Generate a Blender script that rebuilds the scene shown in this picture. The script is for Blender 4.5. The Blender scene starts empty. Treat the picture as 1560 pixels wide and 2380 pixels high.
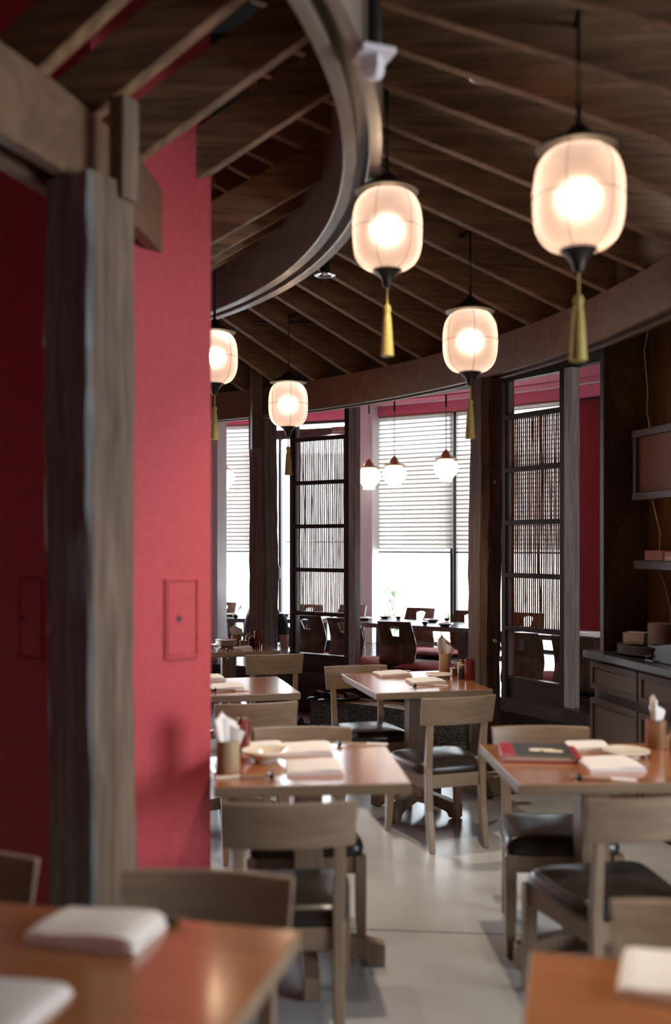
import bpy, bmesh, math, random
from mathutils import Vector, Matrix

# ------------------------------------------------------------------ camera, world, light, exposure
SC = bpy.context.scene
COL = SC.collection
F, HY, CX, EYE = 2313.0, 1265.0, 780.0, 1.553      # focal length in pixels, horizon row, centre column, eye height
cam_d = bpy.data.cameras.new('camera')
cam = bpy.data.objects.new('camera', cam_d); COL.objects.link(cam)
cam.location = (0, 0, EYE); cam.rotation_euler = (math.pi / 2, 0, 0)
cam_d.sensor_fit = 'VERTICAL'; cam_d.sensor_height = 36.0; cam_d.lens = 36.0 * F / 2380.0
cam_d.shift_y = 75.0 / 2380.0
cam_d.clip_start = 0.05
cam_d.dof.use_dof = True; cam_d.dof.focus_distance = 7.6; cam_d.dof.aperture_fstop = 1.2
cam_d.dof.aperture_blades = 9
SC.camera = cam
vs = SC.view_settings
vs.view_transform = 'Standard'; vs.look = 'None'; vs.gamma = 1.0; vs.use_curve_mapping = False
vs.exposure = 0.1
SC.cycles.use_denoising = True
SC.cycles.max_bounces = 8; SC.cycles.diffuse_bounces = 4; SC.cycles.glossy_bounces = 3
SC.cycles.transmission_bounces = 6; SC.cycles.transparent_max_bounces = 8
SC.cycles.caustics_reflective = False; SC.cycles.caustics_refractive = False
SC.cycles.sample_clamp_indirect = 6.0

SKY = 15.0
world = bpy.data.worlds.new('overcast sky'); SC.world = world; world.use_nodes = True
bg = world.node_tree.nodes['Background']
bg.inputs[0].default_value = (0.86, 0.93, 1.0, 1); bg.inputs[1].default_value = SKY

def portal(name, loc, rot, sx, sy):
    l = bpy.data.lights.new(name, 'AREA'); l.shape = 'RECTANGLE'; l.size = sx; l.size_y = sy
    l.cycles.is_portal = True
    o = bpy.data.objects.new(name, l); COL.objects.link(o); o.location = loc; o.rotation_euler = rot
    return o
# daylight openings: glazing of the side wall, and the far curved glazing
portal('window_right_offscreen', (4.50, 1.0, 1.7), (0, math.pi / 2, 0), 2.2, 2.6)

# ------------------------------------------------------------------ geometry helpers
CEN = Vector((-4.04, 3.78))                       # centre of the curved hall
def pr(x, r):                                     # pixel column, ring radius -> plan point
    d = Vector(((x - CX) / F, 1.0)); a = d.dot(d); b = -2 * d.dot(CEN); c = CEN.dot(CEN) - r * r
    return d * ((-b + math.sqrt(b * b - 4 * a * c)) / (2 * a))
def ang(p): return math.atan2(p[1] - CEN[1], p[0] - CEN[0])
def pol(r, a, z=None):
    x, y = CEN[0] + r * math.cos(a), CEN[1] + r * math.sin(a)
    return Vector((x, y)) if z is None else Vector((x, y, z))
def ph(x, y, z):                                  # pixel on a level surface of height z -> point
    Y = F * (EYE - z) / (y - HY)
    return Vector(((x - CX) / F * Y, Y, z))
def pz(x, y, Y): return Vector(((x - CX) / F * Y, Y, EYE - (y - HY) / F * Y))
D = math.radians

for _xa, _xb in ((600, 830), (880, 1055), (1060, 1335)):
    _a, _b = pr(_xa, 9.45), pr(_xb, 9.45); _c = (_a + _b) / 2; _t = math.atan2(_b.y - _a.y, _b.x - _a.x)
    portal('far_window_light', (_c.x, _c.y, 1.75), (-math.pi / 2, 0, _t), (_b - _a).length, 2.7)

class MB:
    def __init__(s): s.v = []; s.f = []; s.m = []
    def add(s, vs_, fs, mi=0):
        b = len(s.v); s.v += [tuple(p) for p in vs_]; s.f += [tuple(i + b for i in f) for f in fs]; s.m += [mi] * len(fs); return s
    def hexa(s, p, mi=0):
        return s.add(p, [(0, 3, 2, 1), (4, 5, 6, 7), (0, 1, 5, 4), (1, 2, 6, 5), (2, 3, 7, 6), (3, 0, 4, 7)], mi)
    def box(s, c, d, rz=0, R=None, mi=0):
        R = R or Matrix.Rotation(rz, 3, 'Z'); c = Vector(c); h = Vector(d) / 2
        P = [c + R @ Vector((sx * h.x, sy * h.y, sz * h.z)) for sz in (-1, 1) for sx, sy in ((-1, -1), (1, -1), (1, 1), (-1, 1))]
        return s.hexa(P, mi)
    def extr(s, poly, vec, mi=0):
        n = len(poly); poly = [Vector(p) for p in poly]; vec = Vector(vec)
        P = poly + [p + vec for p in poly]
        return s.add(P, [tuple(range(n - 1, -1, -1)), tuple(range(n, 2 * n))] + [(i, (i + 1) % n, n + (i + 1) % n, n + i) for i in range(n)], mi)
    def tube(s, path, r, n=8, cap=True, mi=0, closed=False):
        path = [Vector(p) for p in path]; k = len(path)
        rs = r if isinstance(r, (list, tuple)) else [r] * k
        P = []; up = None
        for i, p in enumerate(path):
            if closed: t = (path[(i + 1) % k] - path[i - 1])
            else: t = (path[min(i + 1, k - 1)] - path[max(i - 1, 0)])
            t.normalize()
            if up is None:
                up = Vector((0, 0, 1)) if abs(t.z) < .9 else Vector((1, 0, 0))
            a = t.cross(up).normalized(); b = a.cross(t).normalized(); up = b if abs(t.z) < .9 or True else up
            P += [p + rs[i] * (math.cos(2 * math.pi * j / n) * a + math.sin(2 * math.pi * j / n) * b) for j in range(n)]
        fs = []
        for i in range(k if closed else k - 1):
            for j in range(n):
                i2 = (i + 1) % k
                fs.append((i * n + j, i * n + (j + 1) % n, i2 * n + (j + 1) % n, i2 * n + j))
        if cap and not closed: fs += [tuple(range(n - 1, -1, -1)), tuple((k - 1) * n + j for j in range(n))]
        return s.add(P, fs, mi)
    def bar(s, path, w, d, side=(1, 0, 0), mi=0):
        """a rectangular section carried along a path; w across SIDE, d along the other axis; w, d may be lists"""
        path = [Vector(p) for p in path]; k = len(path); side = Vector(side)
        P = []
        for i, p in enumerate(path):
            t = (path[min(i + 1, k - 1)] - path[max(i - 1, 0)]).normalized()
            a = (side - t * side.dot(t)).normalized(); b = t.cross(a).normalized()
            ww = (w[i] if isinstance(w, (list, tuple)) else w) / 2; dd = (d[i] if isinstance(d, (list, tuple)) else d) / 2
            P += [p - a * ww - b * dd, p + a * ww - b * dd, p + a * ww + b * dd, p - a * ww + b * dd]
        fs = [(3, 2, 1, 0), tuple((k - 1) * 4 + j for j in range(4))]
        for i in range(k - 1):
            for j in range(4): fs.append((i * 4 + j, i * 4 + (j + 1) % 4, i * 4 + 4 + (j + 1) % 4, i * 4 + 4 + j))
        return s.add(P, fs, mi)
    def lathe(s, prof, n=24, c=(0, 0, 0), mi=0):
        c = Vector(c); P = []; k = len(prof)
        for r, z in prof: P += [c + Vector((r * math.cos(2 * math.pi * j / n), r * math.sin(2 * math.pi * j / n), z)) for j in range(n)]
        fs = [(i * n + j, i * n + (j + 1) % n, i * n + n + (j + 1) % n, i * n + n + j) for i in range(k - 1) for j in range(n)]
        if prof[0][0] > 1e-5: fs.append(tuple(range(n - 1, -1, -1)))
        if prof[-1][0] > 1e-5: fs.append(tuple((k - 1) * n + j for j in range(n)))
        return s.add(P, fs, mi)
    def shell(s, prof, n=24, c=(0, 0, 0), mi=0):   # open lathe
        c = Vector(c); P = []; k = len(prof)
        for r, z in prof: P += [c + Vector((r * math.cos(2 * math.pi * j / n), r * math.sin(2 * math.pi * j / n), z)) for j in range(n)]
        return s.add(P, [(i * n + j, i * n + (j + 1) % n, i * n + n + (j + 1) % n, i * n + n + j) for i in range(k - 1) for j in range(n)], mi)
    def grid(s, fn, nu, nv, mi=0, wrap=False):
        P = [fn(i / nu, j / nv) for j in range(nv + 1) for i in range(nu + 1)]
        return s.add(P, [(j * (nu + 1) + i, j * (nu + 1) + i + 1, (j + 1) * (nu + 1) + i + 1, (j + 1) * (nu + 1) + i) for j in range(nv) for i in range(nu)], mi)
    def arc(s, r0, r1, a0, a1, z0, z1, n=24, mi=0):  # a curved plate about the hall's centre
        P = []
        for i in range(n + 1):
            a = a0 + (a1 - a0) * i / n
            P += [pol(r0, a, z0), pol(r1, a, z0), pol(r1, a, z1), pol(r0, a, z1)]
        fs = [(0, 1, 2, 3), tuple(n * 4 + j for j in (3, 2, 1, 0))]
        for i in range(n):
            for j in range(4): fs.append((i * 4 + j, i * 4 + 4 + j, i * 4 + 4 + (j + 1) % 4, i * 4 + (j + 1) % 4))
        return s.add(P, fs, mi)
    def build(s, name, mat, parent=None, smooth=False, bevel=0.0, seg=2, loc=None, weld=False, angle=None):
        me = bpy.data.meshes.new(name); me.from_pydata(s.v, [], s.f)
        mats = mat if isinstance(mat, (list, tuple)) else [mat]
        for m in mats: me.materials.append(m)
        if len(mats) > 1: me.polygons.foreach_set('material_index', s.m)
        bm = bmesh.new(); bm.from_mesh(me)
        if weld: bmesh.ops.remove_doubles(bm, verts=bm.verts, dist=1e-5)
        bmesh.ops.recalc_face_normals(bm, faces=bm.faces)
        if bevel > 0:
            es = [e for e in bm.edges if e.is_manifold and e.calc_face_angle(0) > .5]
            bmesh.ops.bevel(bm, geom=es, offset=bevel, segments=seg, profile=.5, affect='EDGES', clamp_overlap=True)
        for f in bm.faces: f.smooth = smooth
        if smooth:
            lim = angle if angle else .7
            for e in bm.edges:
                if e.is_manifold and e.calc_face_angle(0) > lim: e.smooth = False
        bm.to_mesh(me); bm.free(); me.update()
        o = bpy.data.objects.new(name, me); COL.objects.link(o)
        if parent: o.parent = parent
        if loc is not None: o.location = loc
        return o

def tag(o, label, cat, group=None):
    o['label'] = label; o['category'] = cat
    if group: o['group'] = group
    return o
def thing(name, label, cat, loc=(0, 0, 0), rz=0, group=None):
    o = bpy.data.objects.new(name, None); COL.objects.link(o)
    o.empty_display_size = .1; o.location = loc; o.rotation_euler = (0, 0, rz)
    return tag(o, label, cat, group)
def struct(o): o['kind'] = 'structure'; return o
def sempty(name, loc=(0, 0, 0)):
    o = bpy.data.objects.new(name, None); COL.objects.link(o); o.location = loc; return struct(o)
def copy_tree(o, parent=None):
    c = o.copy(); COL.objects.link(c); c.parent = parent
    for ch in list(o.children): copy_tree(ch, c)
    return c
class Kind:
    """a builder that runs once; later calls copy the thing and its parts"""
    def __init__(s, fn): s.fn = fn; s.o = None
    def at(s, label, cat, loc, rz=0, group=None, name=None):
        o = s.fn() if s.o is None else copy_tree(s.o)
        if s.o is None: s.o = o
        o.location = loc; o.rotation_euler = (0, 0, rz)
        if 'group' in o: del o['group']
        return tag(o, label, cat, group)
def root(name):
    o = bpy.data.objects.new(name, None); COL.objects.link(o); return o

# ------------------------------------------------------------------ materials
def mat(name, col, rough=.5, metal=0, spec=.5, emit=None, es=0, trans=0, ior=1.45, coat=0, alpha=1):
    m = bpy.data.materials.new(name); m.use_nodes = True
    b = m.node_tree.nodes['Principled BSDF']; I = b.inputs
    I['Base Color'].default_value = (*col, 1); I['Roughness'].default_value = rough; I['Metallic'].default_value = metal
    I['Specular IOR Level'].default_value = spec; I['IOR'].default_value = ior
    I['Transmission Weight'].default_value = trans; I['Coat Weight'].default_value = coat
    if emit: I['Emission Color'].default_value = (*emit, 1); I['Emission Strength'].default_value = es
    return m
def nodes(m): return m.node_tree.nodes, m.node_tree.links, m.node_tree.nodes['Principled BSDF']
def ramp(N, stops):
    r = N.new('ShaderNodeValToRGB'); e = r.color_ramp.elements
    while len(e) < len(stops): e.new(.5)
    for k, (p, c) in zip(e, stops): k.position = p; k.color = (*c, 1)
    return r
def wood(name, c0, c1, axis='X', scale=9, rough=.45, bump=.15, stretch=.07, coat=0, spec=.5, rvar=.1):
    m = mat(name, c0, rough, coat=coat, spec=spec); N, L, B = nodes(m)
    tc = N.new('ShaderNodeTexCoord'); mp = N.new('ShaderNodeMapping')
    mp.inputs['Scale'].default_value = [scale * (stretch if a == axis else 1) for a in 'XYZ']
    n1 = N.new('ShaderNodeTexNoise'); n1.inputs['Scale'].default_value = 1.6; n1.inputs['Detail'].default_value = 3; n1.inputs['Distortion'].default_value = 1.2
    wv = N.new('ShaderNodeTexNoise'); wv.inputs['Scale'].default_value = 9; wv.inputs['Detail'].default_value = 4
    mx = N.new('ShaderNodeMath'); mx.operation = 'MULTIPLY_ADD'; mx.inputs[1].default_value = .45
    r = ramp(N, [(.38, c0), (.72, c1)])
    L.new(tc.outputs['Object'], mp.inputs[0]); L.new(mp.outputs[0], n1.inputs[0]); L.new(mp.outputs[0], wv.inputs[0])
    L.new(wv.outputs['Fac'], mx.inputs[0]); 
    mu = N.new('ShaderNodeMath'); mu.operation = 'MULTIPLY'; mu.inputs[1].default_value = .6
    L.new(n1.outputs['Fac'], mu.inputs[0]); L.new(mu.outputs[0], mx.inputs[2])
    L.new(mx.outputs[0], r.inputs[0]); L.new(r.outputs[0], B.inputs['Base Color'])
    if bump:
        bp = N.new('ShaderNodeBump'); bp.inputs['Strength'].default_value = bump; bp.inputs['Distance'].default_value = .004
        L.new(wv.outputs['Fac'], bp.inputs['Height']); L.new(bp.outputs[0], B.inputs['Normal'])
    if rvar:
        mr = N.new('ShaderNodeMapRange'); mr.inputs[3].default_value = max(.03, rough - rvar); mr.inputs[4].default_value = rough + rvar
        L.new(wv.outputs['Fac'], mr.inputs[0]); L.new(mr.outputs[0], B.inputs['Roughness'])
    return m
def mottled(name, stops, scale=4, rough=.6, bump=.2, detail=5, rr=None, spec=.5, dist=.01, distortion=0):
    m = mat(name, stops[0][1], rough, spec=spec); N, L, B = nodes(m)
    tc = N.new('ShaderNodeTexCoord'); n = N.new('ShaderNodeTexNoise'); n.inputs['Scale'].default_value = scale; n.inputs['Detail'].default_value = detail
    n.inputs['Distortion'].default_value = distortion
    r = ramp(N, stops); L.new(tc.outputs['Object'], n.inputs[0]); L.new(n.outputs['Fac'], r.inputs[0]); L.new(r.outputs[0], B.inputs['Base Color'])
    if bump:
        bp = N.new('ShaderNodeBump'); bp.inputs['Strength'].default_value = bump; bp.inputs['Distance'].default_value = dist
        L.new(n.outputs['Fac'], bp.inputs['Height']); L.new(bp.outputs[0], B.inputs['Normal'])
    if rr:
        mr = N.new('ShaderNodeMapRange'); mr.inputs[1].default_value = .3; mr.inputs[2].default_value = .7; mr.inputs[3].default_value = rr[0]; mr.inputs[4].default_value = rr[1]
        L.new(n.outputs['Fac'], mr.inputs[0]); L.new(mr.outputs[0], B.inputs['Roughness'])
    return m
def weave(name, c0, c1, scale=60, rough=.7, emit=0):
    m = mat(name, c0, rough); N, L, B = nodes(m)
    tc = N.new('ShaderNodeTexCoord'); mp = N.new('ShaderNodeMapping'); mp.inputs['Scale'].default_value = (scale,) * 3
    mp.inputs['Rotation'].default_value = (0, math.radians(45), 0)
    ch = N.new('ShaderNodeTexChecker'); ch.inputs['Scale'].default_value = 1.0
    ch.inputs[1].default_value = (*c0, 1); ch.inputs[2].default_value = (*c1, 1)
    L.new(tc.outputs['Object'], mp.inputs[0]); L.new(mp.outputs[0], ch.inputs[0]); L.new(ch.outputs[0], B.inputs['Base Color'])
    bp = N.new('ShaderNodeBump'); bp.inputs['Strength'].default_value = .5; bp.inputs['Distance'].default_value = .002
    L.new(ch.outputs['Fac'], bp.inputs['Height']); L.new(bp.outputs[0], B.inputs['Normal'])
    return m

M = {}
M['floor'] = mottled('polished_concrete', [(.28, (.28, .28, .275)), (.5, (.39, .39, .385)), (.72, (.49, .49, .48))], 1.1, .22, 0, 4, (.17, .27))
M['slab'] = mat('black_ceiling', (.012, .011, .010), .8)
M['plaster_red'] = mottled('red_plaster', [(.3, (.43, .058, .070)), (.7, (.49, .070, .083))], 40, .62, .05, 3, spec=.3)
M['plaster_pink'] = mottled('rose_plaster', [(.3, (.66, .17, .25)), (.7, (.72, .19, .28))], 30, .6, .12, 4, spec=.3)
M['rafter'] = wood('dark_rafter_timber', (.105, .058, .030), (.33, .185, .095), 'X', 9, .62, .5, .06)
M['beam'] = wood('brown_beam_timber', (.105, .060, .034), (.175, .102, .058), 'X', 5, .5, .25, .3)
M['ridge'] = wood('ridge_timber', (.17, .135, .105), (.29, .235, .19), 'Y', 6, .32, .25, .2)
M['post_silver'] = wood('silvered_timber', (.10, .105, .112), (.34, .335, .325), 'Z', 18, .65, .9, .04)
M['post_brown'] = wood('weathered_brown_timber', (.060, .036, .024), (.23, .155, .10), 'Z', 14, .66, .8, .04)
M['post_dark'] = wood('dark_timber', (.055, .036, .028), (.17, .115, .080), 'Z', 14, .6, .6, .05, spec=.15)
M['silver_wood'] = wood('silvered_ash', (.15, .14, .125), (.42, .40, .37), 'Z', 16, .5, .4, .05)
M['screen'] = wood('black_brown_frame', (.018, .013, .009), (.048, .034, .024), 'Z', 16, .4, .3, .06, spec=.15)
M['screen_h'] = wood('black_brown_rail', (.020, .014, .010), (.055, .038, .026), 'X', 16, .4, .3, .06, spec=.15)
M['bamboo'] = wood('bamboo', (.20, .085, .045), (.42, .21, .11), 'Z', 10, .45, .1, .2)
M['chair'] = wood('chair_oak', (.20, .138, .088), (.30, .215, .14), 'X', 14, .38, .12, .08)
M['chair_v'] = wood('chair_oak_upright', (.20, .138, .088), (.30, .215, .14), 'Z', 14, .38, .12, .08)
M['table'] = wood('table_top_wood', (.33, .125, .048), (.43, .175, .07), 'X', 6, .22, .02, .1, coat=.9, rvar=.04)
nodes(M['table'])[2].inputs['Coat Roughness'].default_value = .13; nodes(M['table'])[2].inputs['Coat IOR'].default_value = 1.75
M['table_edge'] = wood('table_edge_wood', (.20, .135, .082), (.31, .215, .135), 'X', 8, .4, .1, .1)
M['pedestal'] = wood('pedestal_wood', (.165, .115, .075), (.27, .195, .135), 'Z', 12, .42, .15, .07)
M['leather'] = mottled('black_leather', [(.3, (.018, .014, .012)), (.7, (.028, .022, .019))], 9, .27, 0, 2)
M['zaisu'] = wood('bent_plywood', (.078, .047, .029), (.135, .084, .052), 'Z', 8, .25, .05, .15, coat=.2)
M['cushion'] = mottled('maroon_cotton', [(.3, (.26, .045, .042)), (.7, (.38, .075, .062))], 70, .85, .3, 4)
M['platform'] = wood('dark_platform_boards', (.022, .016, .013), (.065, .048, .038), 'X', 8, .2, .1, .1, rvar=.06)
M['platform_face'] = wood('platform_riser', (.022, .016, .013), (.065, .048, .038), 'X', 8, .5, .2, .1, spec=.15)
M['lowtable'] = wood('low_table_wood', (.075, .062, .055), (.14, .118, .105), 'X', 8, .16, .05, .1)
M['bronze'] = mat('aged_bronze', (.028, .023, .017), .5, .6)
M['brass'] = mat('antique_brass', (.30, .205, .105), .34, .85)
M['iron'] = mat('black_iron', (.018, .017, .016), .45, .4)
M['chrome'] = mat('chrome', (.75, .77, .80), .12, 1)
M['tassel'] = mottled('gold_silk', [(.3, (.30, .23, .055)), (.7, (.47, .37, .11))], 120, .5, .4, 3, dist=.002)
M['red_dot'] = mat('red_bead', (.32, .03, .02), .4)
M['glass_lantern'] = mat('frosted_lantern_glass', (.98, .86, .78), .58, trans=1, ior=1.30, emit=(1.0, .62, .45), es=.42)
M['rib'] = mat('lantern_wire', (.42, .22, .14), .6)
M['bulb'] = mat('lit_bulb', (1, 1, 1), .5, emit=(1.0, .80, .58), es=130)
M['opal'] = mat('opal_glass', (.9, .86, .78), .25, emit=(1.0, .88, .72), es=1.6)
M['white_ware'] = mat('cream_porcelain', (.78, .70, .58), .12, coat=.3)
M['white_plain'] = mat('white_porcelain', (.80, .78, .74), .15)
M['black_ware'] = mat('black_lacquer', (.012, .011, .011), .15)
M['napkin'] = mottled('white_cotton_napkin', [(.3, (.80, .755, .715)), (.7, (.86, .82, .785))], 200, .85, .15, 2, dist=.002)
M['tissue'] = mat('thin_paper', (.84, .80, .76), .8)
M['bamboo_cup'] = wood('pale_bamboo', (.36, .25, .14), (.52, .39, .25), 'Z', 14, .45, .1, .08)
M['wood_cup'] = wood('turned_wood', (.22, .10, .045), (.36, .18, .085), 'Z', 14, .4, .1, .1)
M['red_lacquer'] = mat('red_lacquer', (.17, .024, .018), .16, coat=.4)
M['dark_jar'] = mat('smoked_glass', (.035, .03, .028), .1)
M['chopstick'] = mat('wrapped_chopstick', (.35, .25, .17), .5)
M['stone'] = mottled('hewn_granite', [(.38, (.014, .013, .012)), (.58, (.085, .08, .07)), (.8, (.21, .19, .16))], 55, .85, .9, 6, dist=.02)
M['stone_top'] = mottled('tan_step_top', [(.3, (.18, .115, .05)), (.7, (.33, .22, .10))], 14, .6, .5, 6)  # step tops are tan, lighter than the granite sides
M['concrete'] = mottled('cast_concrete', [(.3, (.20, .155, .11)), (.7, (.32, .26, .19))], 18, .8, .3, 6)
M['slipper'] = mat('brown_slipper', (.10, .07, .055), .6)
M['cab'] = wood('cabinet_wood', (.050, .031, .019), (.092, .060, .039), 'X', 10, .45, .12, .08, spec=.15)
M['counter'] = mottled('dark_counter', [(.3, (.025, .025, .025)), (.7, (.05, .05, .05))], 20, .3, .05)
M['rattan'] = weave('woven_rattan', (.058, .036, .025), (.098, .062, .043), 110)
M['rattan_lamp'] = weave('woven_lamp_rattan', (.24, .115, .045), (.12, .056, .022), 95)
M['plank'] = wood('niche_planks', (.10, .060, .022), (.19, .115, .046), 'Z', 7, .5, .15, .08)
M['menu_red'] = mat('red_menu', (.34, .02, .035), .35)
M['menu_dark'] = mat('charcoal_menu', (.045, .042, .038), .4)
M['paper'] = mat('page_edges', (.62, .50, .36), .7)
M['flower'] = mat('printed_flower', (.80, .70, .52), .6)
M['cable'] = mat('white_cable', (.55, .55, .53), .5)
M['frame'] = mat('black_window_frame', (.010, .010, .011), .4)
M['column'] = wood('pale_column_panel', (.52, .50, .51), (.64, .615, .625), 'Z', 18, .5, .1, .03)
M['header'] = wood('door_header', (.050, .038, .032), (.10, .078, .066), 'X', 9, .45, .1, .1, spec=.15)
M['copper'] = mottled('copper_plate', [(.3, (.14, .075, .05)), (.7, (.30, .18, .13))], 25, .5, .1)
M['white_fit'] = mat('white_plastic', (.72, .70, .74), .35)
M['skin'] = mat('skin', (.52, .30, .21), .5)
M['cloth_grey'] = mat('dark_grey_trousers', (.045, .045, .055), .85)
M['cloth_blue'] = mat('dark_denim', (.022, .03, .062), .85)
M['cloth_white'] = mat('white_shirt', (.70, .70, .72), .8)
M['hair'] = mat('dark_hair', (.012, .009, .008), .5)
M['sock'] = mat('white_sock', (.72, .74, .80), .8)
M['fence'] = mat('pale_fence', (.62, .58, .52), .8)
M['facade'] = mat('pale_render', (.30, .30, .31), .8)
M['leaf'] = mat('shrub_leaf', (.10, .20, .06), .6)
M['paving'] = mat('pale_paving', (.50, .49, .47), .8)
gl = mat('clear_glass', (.97, .99, 1.0), 0.0)
N_, L_, B_ = nodes(gl)
tr_ = N_.new('ShaderNodeBsdfTransparent'); tr_.inputs[0].default_value = (.96, .98, .98, 1)
gs_ = N_.new('ShaderNodeBsdfGlossy'); gs_.inputs['Roughness'].default_value = .02
mx_ = N_.new('ShaderNodeMixShader'); mx_.inputs[0].default_value = .06
L_.new(tr_.outputs[0], mx_.inputs[1]); L_.new(gs_.outputs[0], mx_.inputs[2]); L_.new(mx_.outputs[0], N_['Material Output'].inputs[0])
M['glass'] = gl
N_, L_, B_ = nodes(M['glass_lantern'])
lt_ = N_.new('ShaderNodeBsdfTransparent'); lt_.inputs[0].default_value = (1.0, .80, .62, 1)
lm_ = N_.new('ShaderNodeMixShader'); lm_.inputs[0].default_value = .24
L_.new(B_.outputs[0], lm_.inputs[1]); L_.new(lt_.outputs[0], lm_.inputs[2]); L_.new(lm_.outputs[0], N_['Material Output'].inputs[0])
# bamboo blind: thin reeds that let daylight through
bl = mat('reed_blind', (.6, .55, .47), .8); N_, L_, B_ = nodes(bl)
tc_ = N_.new('ShaderNodeTexCoord'); mp_ = N_.new('ShaderNodeMapping'); mp_.inputs['Scale'].default_value = (7, 7, 60)
nz_ = N_.new('ShaderNodeTexNoise'); nz_.inputs['Scale'].default_value = 3; nz_.inputs['Detail'].default_value = 4
rp_ = ramp(N_, [(.3, (.46, .43, .39)), (.7, (.74, .71, .66))])
df_ = N_.new('ShaderNodeBsdfDiffuse'); tl_ = N_.new('ShaderNodeBsdfTranslucent'); tp_ = N_.new('ShaderNodeBsdfTransparent')
m1_ = N_.new('ShaderNodeMixShader'); m1_.inputs[0].default_value = .38
m2_ = N_.new('ShaderNodeMixShader'); m2_.inputs[0].default_value = .22
L_.new(tc_.outputs['Object'], mp_.inputs[0]); L_.new(mp_.outputs[0], nz_.inputs[0]); L_.new(nz_.outputs['Fac'], rp_.inputs[0])
L_.new(rp_.outputs[0], df_.inputs[0]); L_.new(rp_.outputs[0], tl_.inputs[0])
L_.new(df_.outputs[0], m1_.inputs[1]); L_.new(tl_.outputs[0], m1_.inputs[2]); L_.new(m1_.outputs[0], m2_.inputs[1]); L_.new(tp_.outputs[0], m2_.inputs[2])
L_.new(m2_.outputs[0], N_['Material Output'].inputs[0])
M['blind'] = bl

# ------------------------------------------------------------------ the shell
R_BEAM, R_IN, R_PLAT, R_WIN = 5.55, 3.42, 6.50, 9.25
ZB = EYE + 1.05                                   # underside of the ring beams
P_H = .40                                         # height of the raised seating floor
CEIL = 4.25
plan = [(-8.3, -4.5), (4.6, -4.5), (4.6, 10.45)] + [tuple(pol(R_WIN + .06, D(45 + 3.25 * i))) for i in range(17)] + [(-8.3, 13.0)]
struct(MB().extr([(x, y, -.1) for x, y in plan], (0, 0, .1)).build('floor', M['floor']))
fl_ = bpy.data.objects['floor']
for xa, ya, xb, yb in ((500, 2148, 1560, 2186),):
    a_, b_ = ph(xa, ya, 0), ph(xb, yb, 0); d_ = b_ - a_
    MB().box(((a_.x + b_.x) / 2, (a_.y + b_.y) / 2, .0003), (d_.length, .007, .001), math.atan2(d_.y, d_.x)).build('floor_joint', M['frame'], fl_)
struct(MB().extr([(x, y, CEIL) for x, y in plan], (0, 0, .1)).build('ceiling', M['slab']))
# plain outer walls; the right-hand and rear walls hold the daylight openings
struct(MB().box((-8.3, 4.3, CEIL / 2), (.15, 18.6, CEIL)).build('wall_left', M['plaster_red']))
wr = MB().box((4.6, 6.375, CEIL / 2), (.15, 8.15, CEIL)).box((4.6, -2.4, CEIL / 2), (.15, 4.2, CEIL))
wr.box((4.6, 1.0, 3.525), (.15, 2.6, 1.45)).box((4.6, 1.0, .3), (.15, 2.6, .6))
struct(wr.build('wall_right', M['plaster_red']))
wb = MB().box((-1.85, -4.5, CEIL / 2), (12.9, .15, CEIL))
struct(wb.build('wall_rear', M['plaster_red']))

# the raised seating floor: boards radiating over a dark riser
rf = sempty('floor_raised')
A0, A1 = D(23.5), D(97)
MB().arc(R_PLAT + .10, R_WIN + .05, A0, A1, 0.002, P_H - .035, 40).build('riser', M['platform_face'], rf)
nb = 7
for i in range(nb):
    r0 = R_PLAT - .02 + (R_WIN + .05 - R_PLAT + .02) * i / nb; r1 = R_PLAT - .02 + (R_WIN + .05 - R_PLAT + .02) * (i + 1) / nb
    MB().arc(r0 + .002, r1 - .002, A0, A1, P_H - .04, P_H, 40).build('board', M['platform'], rf, bevel=.002, seg=1)
MB().arc(R_PLAT - .035, R_PLAT - .02, A0, A1, P_H - .10, P_H - .003, 40).build('nosing', M['screen_h'], rf)

# rose soffit over the raised floor with its dark slot, and the bulkhead over the glazing
cs = sempty('ceiling_soffit')
ZS = EYE + 1.62
MB().arc(6.62, 8.70, A0, A1, ZS, ZS + .05, 48).build('soffit_panel', M['plaster_pink'], cs)
MB().arc(8.80, 9.24, A0, A1, ZS, ZS + .05, 48).build('soffit_panel', M['plaster_pink'], cs)
MB().arc(8.70, 8.80, A0, A1, ZS + .02, ZS + .05, 48).build('track_slot', M['iron'], cs)
MB().arc(9.02, 9.06, A0, A1, ZS - .012, ZS, 48).build('curtain_track', M['white_fit'], cs)
MB().arc(9.14, 9.24, A0, A1, EYE + 1.505, ZS, 48).build('bulkhead', M['plaster_pink'], cs)
MB().arc(6.55, 6.62, A0, A1, EYE + 1.245, CEIL, 40).build('header_board', M['platform_face'], cs)
MB().arc(9.26, 9.32, A0, A1, EYE + 1.505, CEIL, 40).build('bulkhead', M['slab'], cs)

# red end wall of the raised floor
a_end = ang(pr(1335, 9.25)); e0 = pol(9.25, a_end)
struct(MB().box((e0.x + 1.06, e0.y + .04, CEIL / 2), (2.12, .1, CEIL)).build('wall_end', M['plaster_red']))

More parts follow.
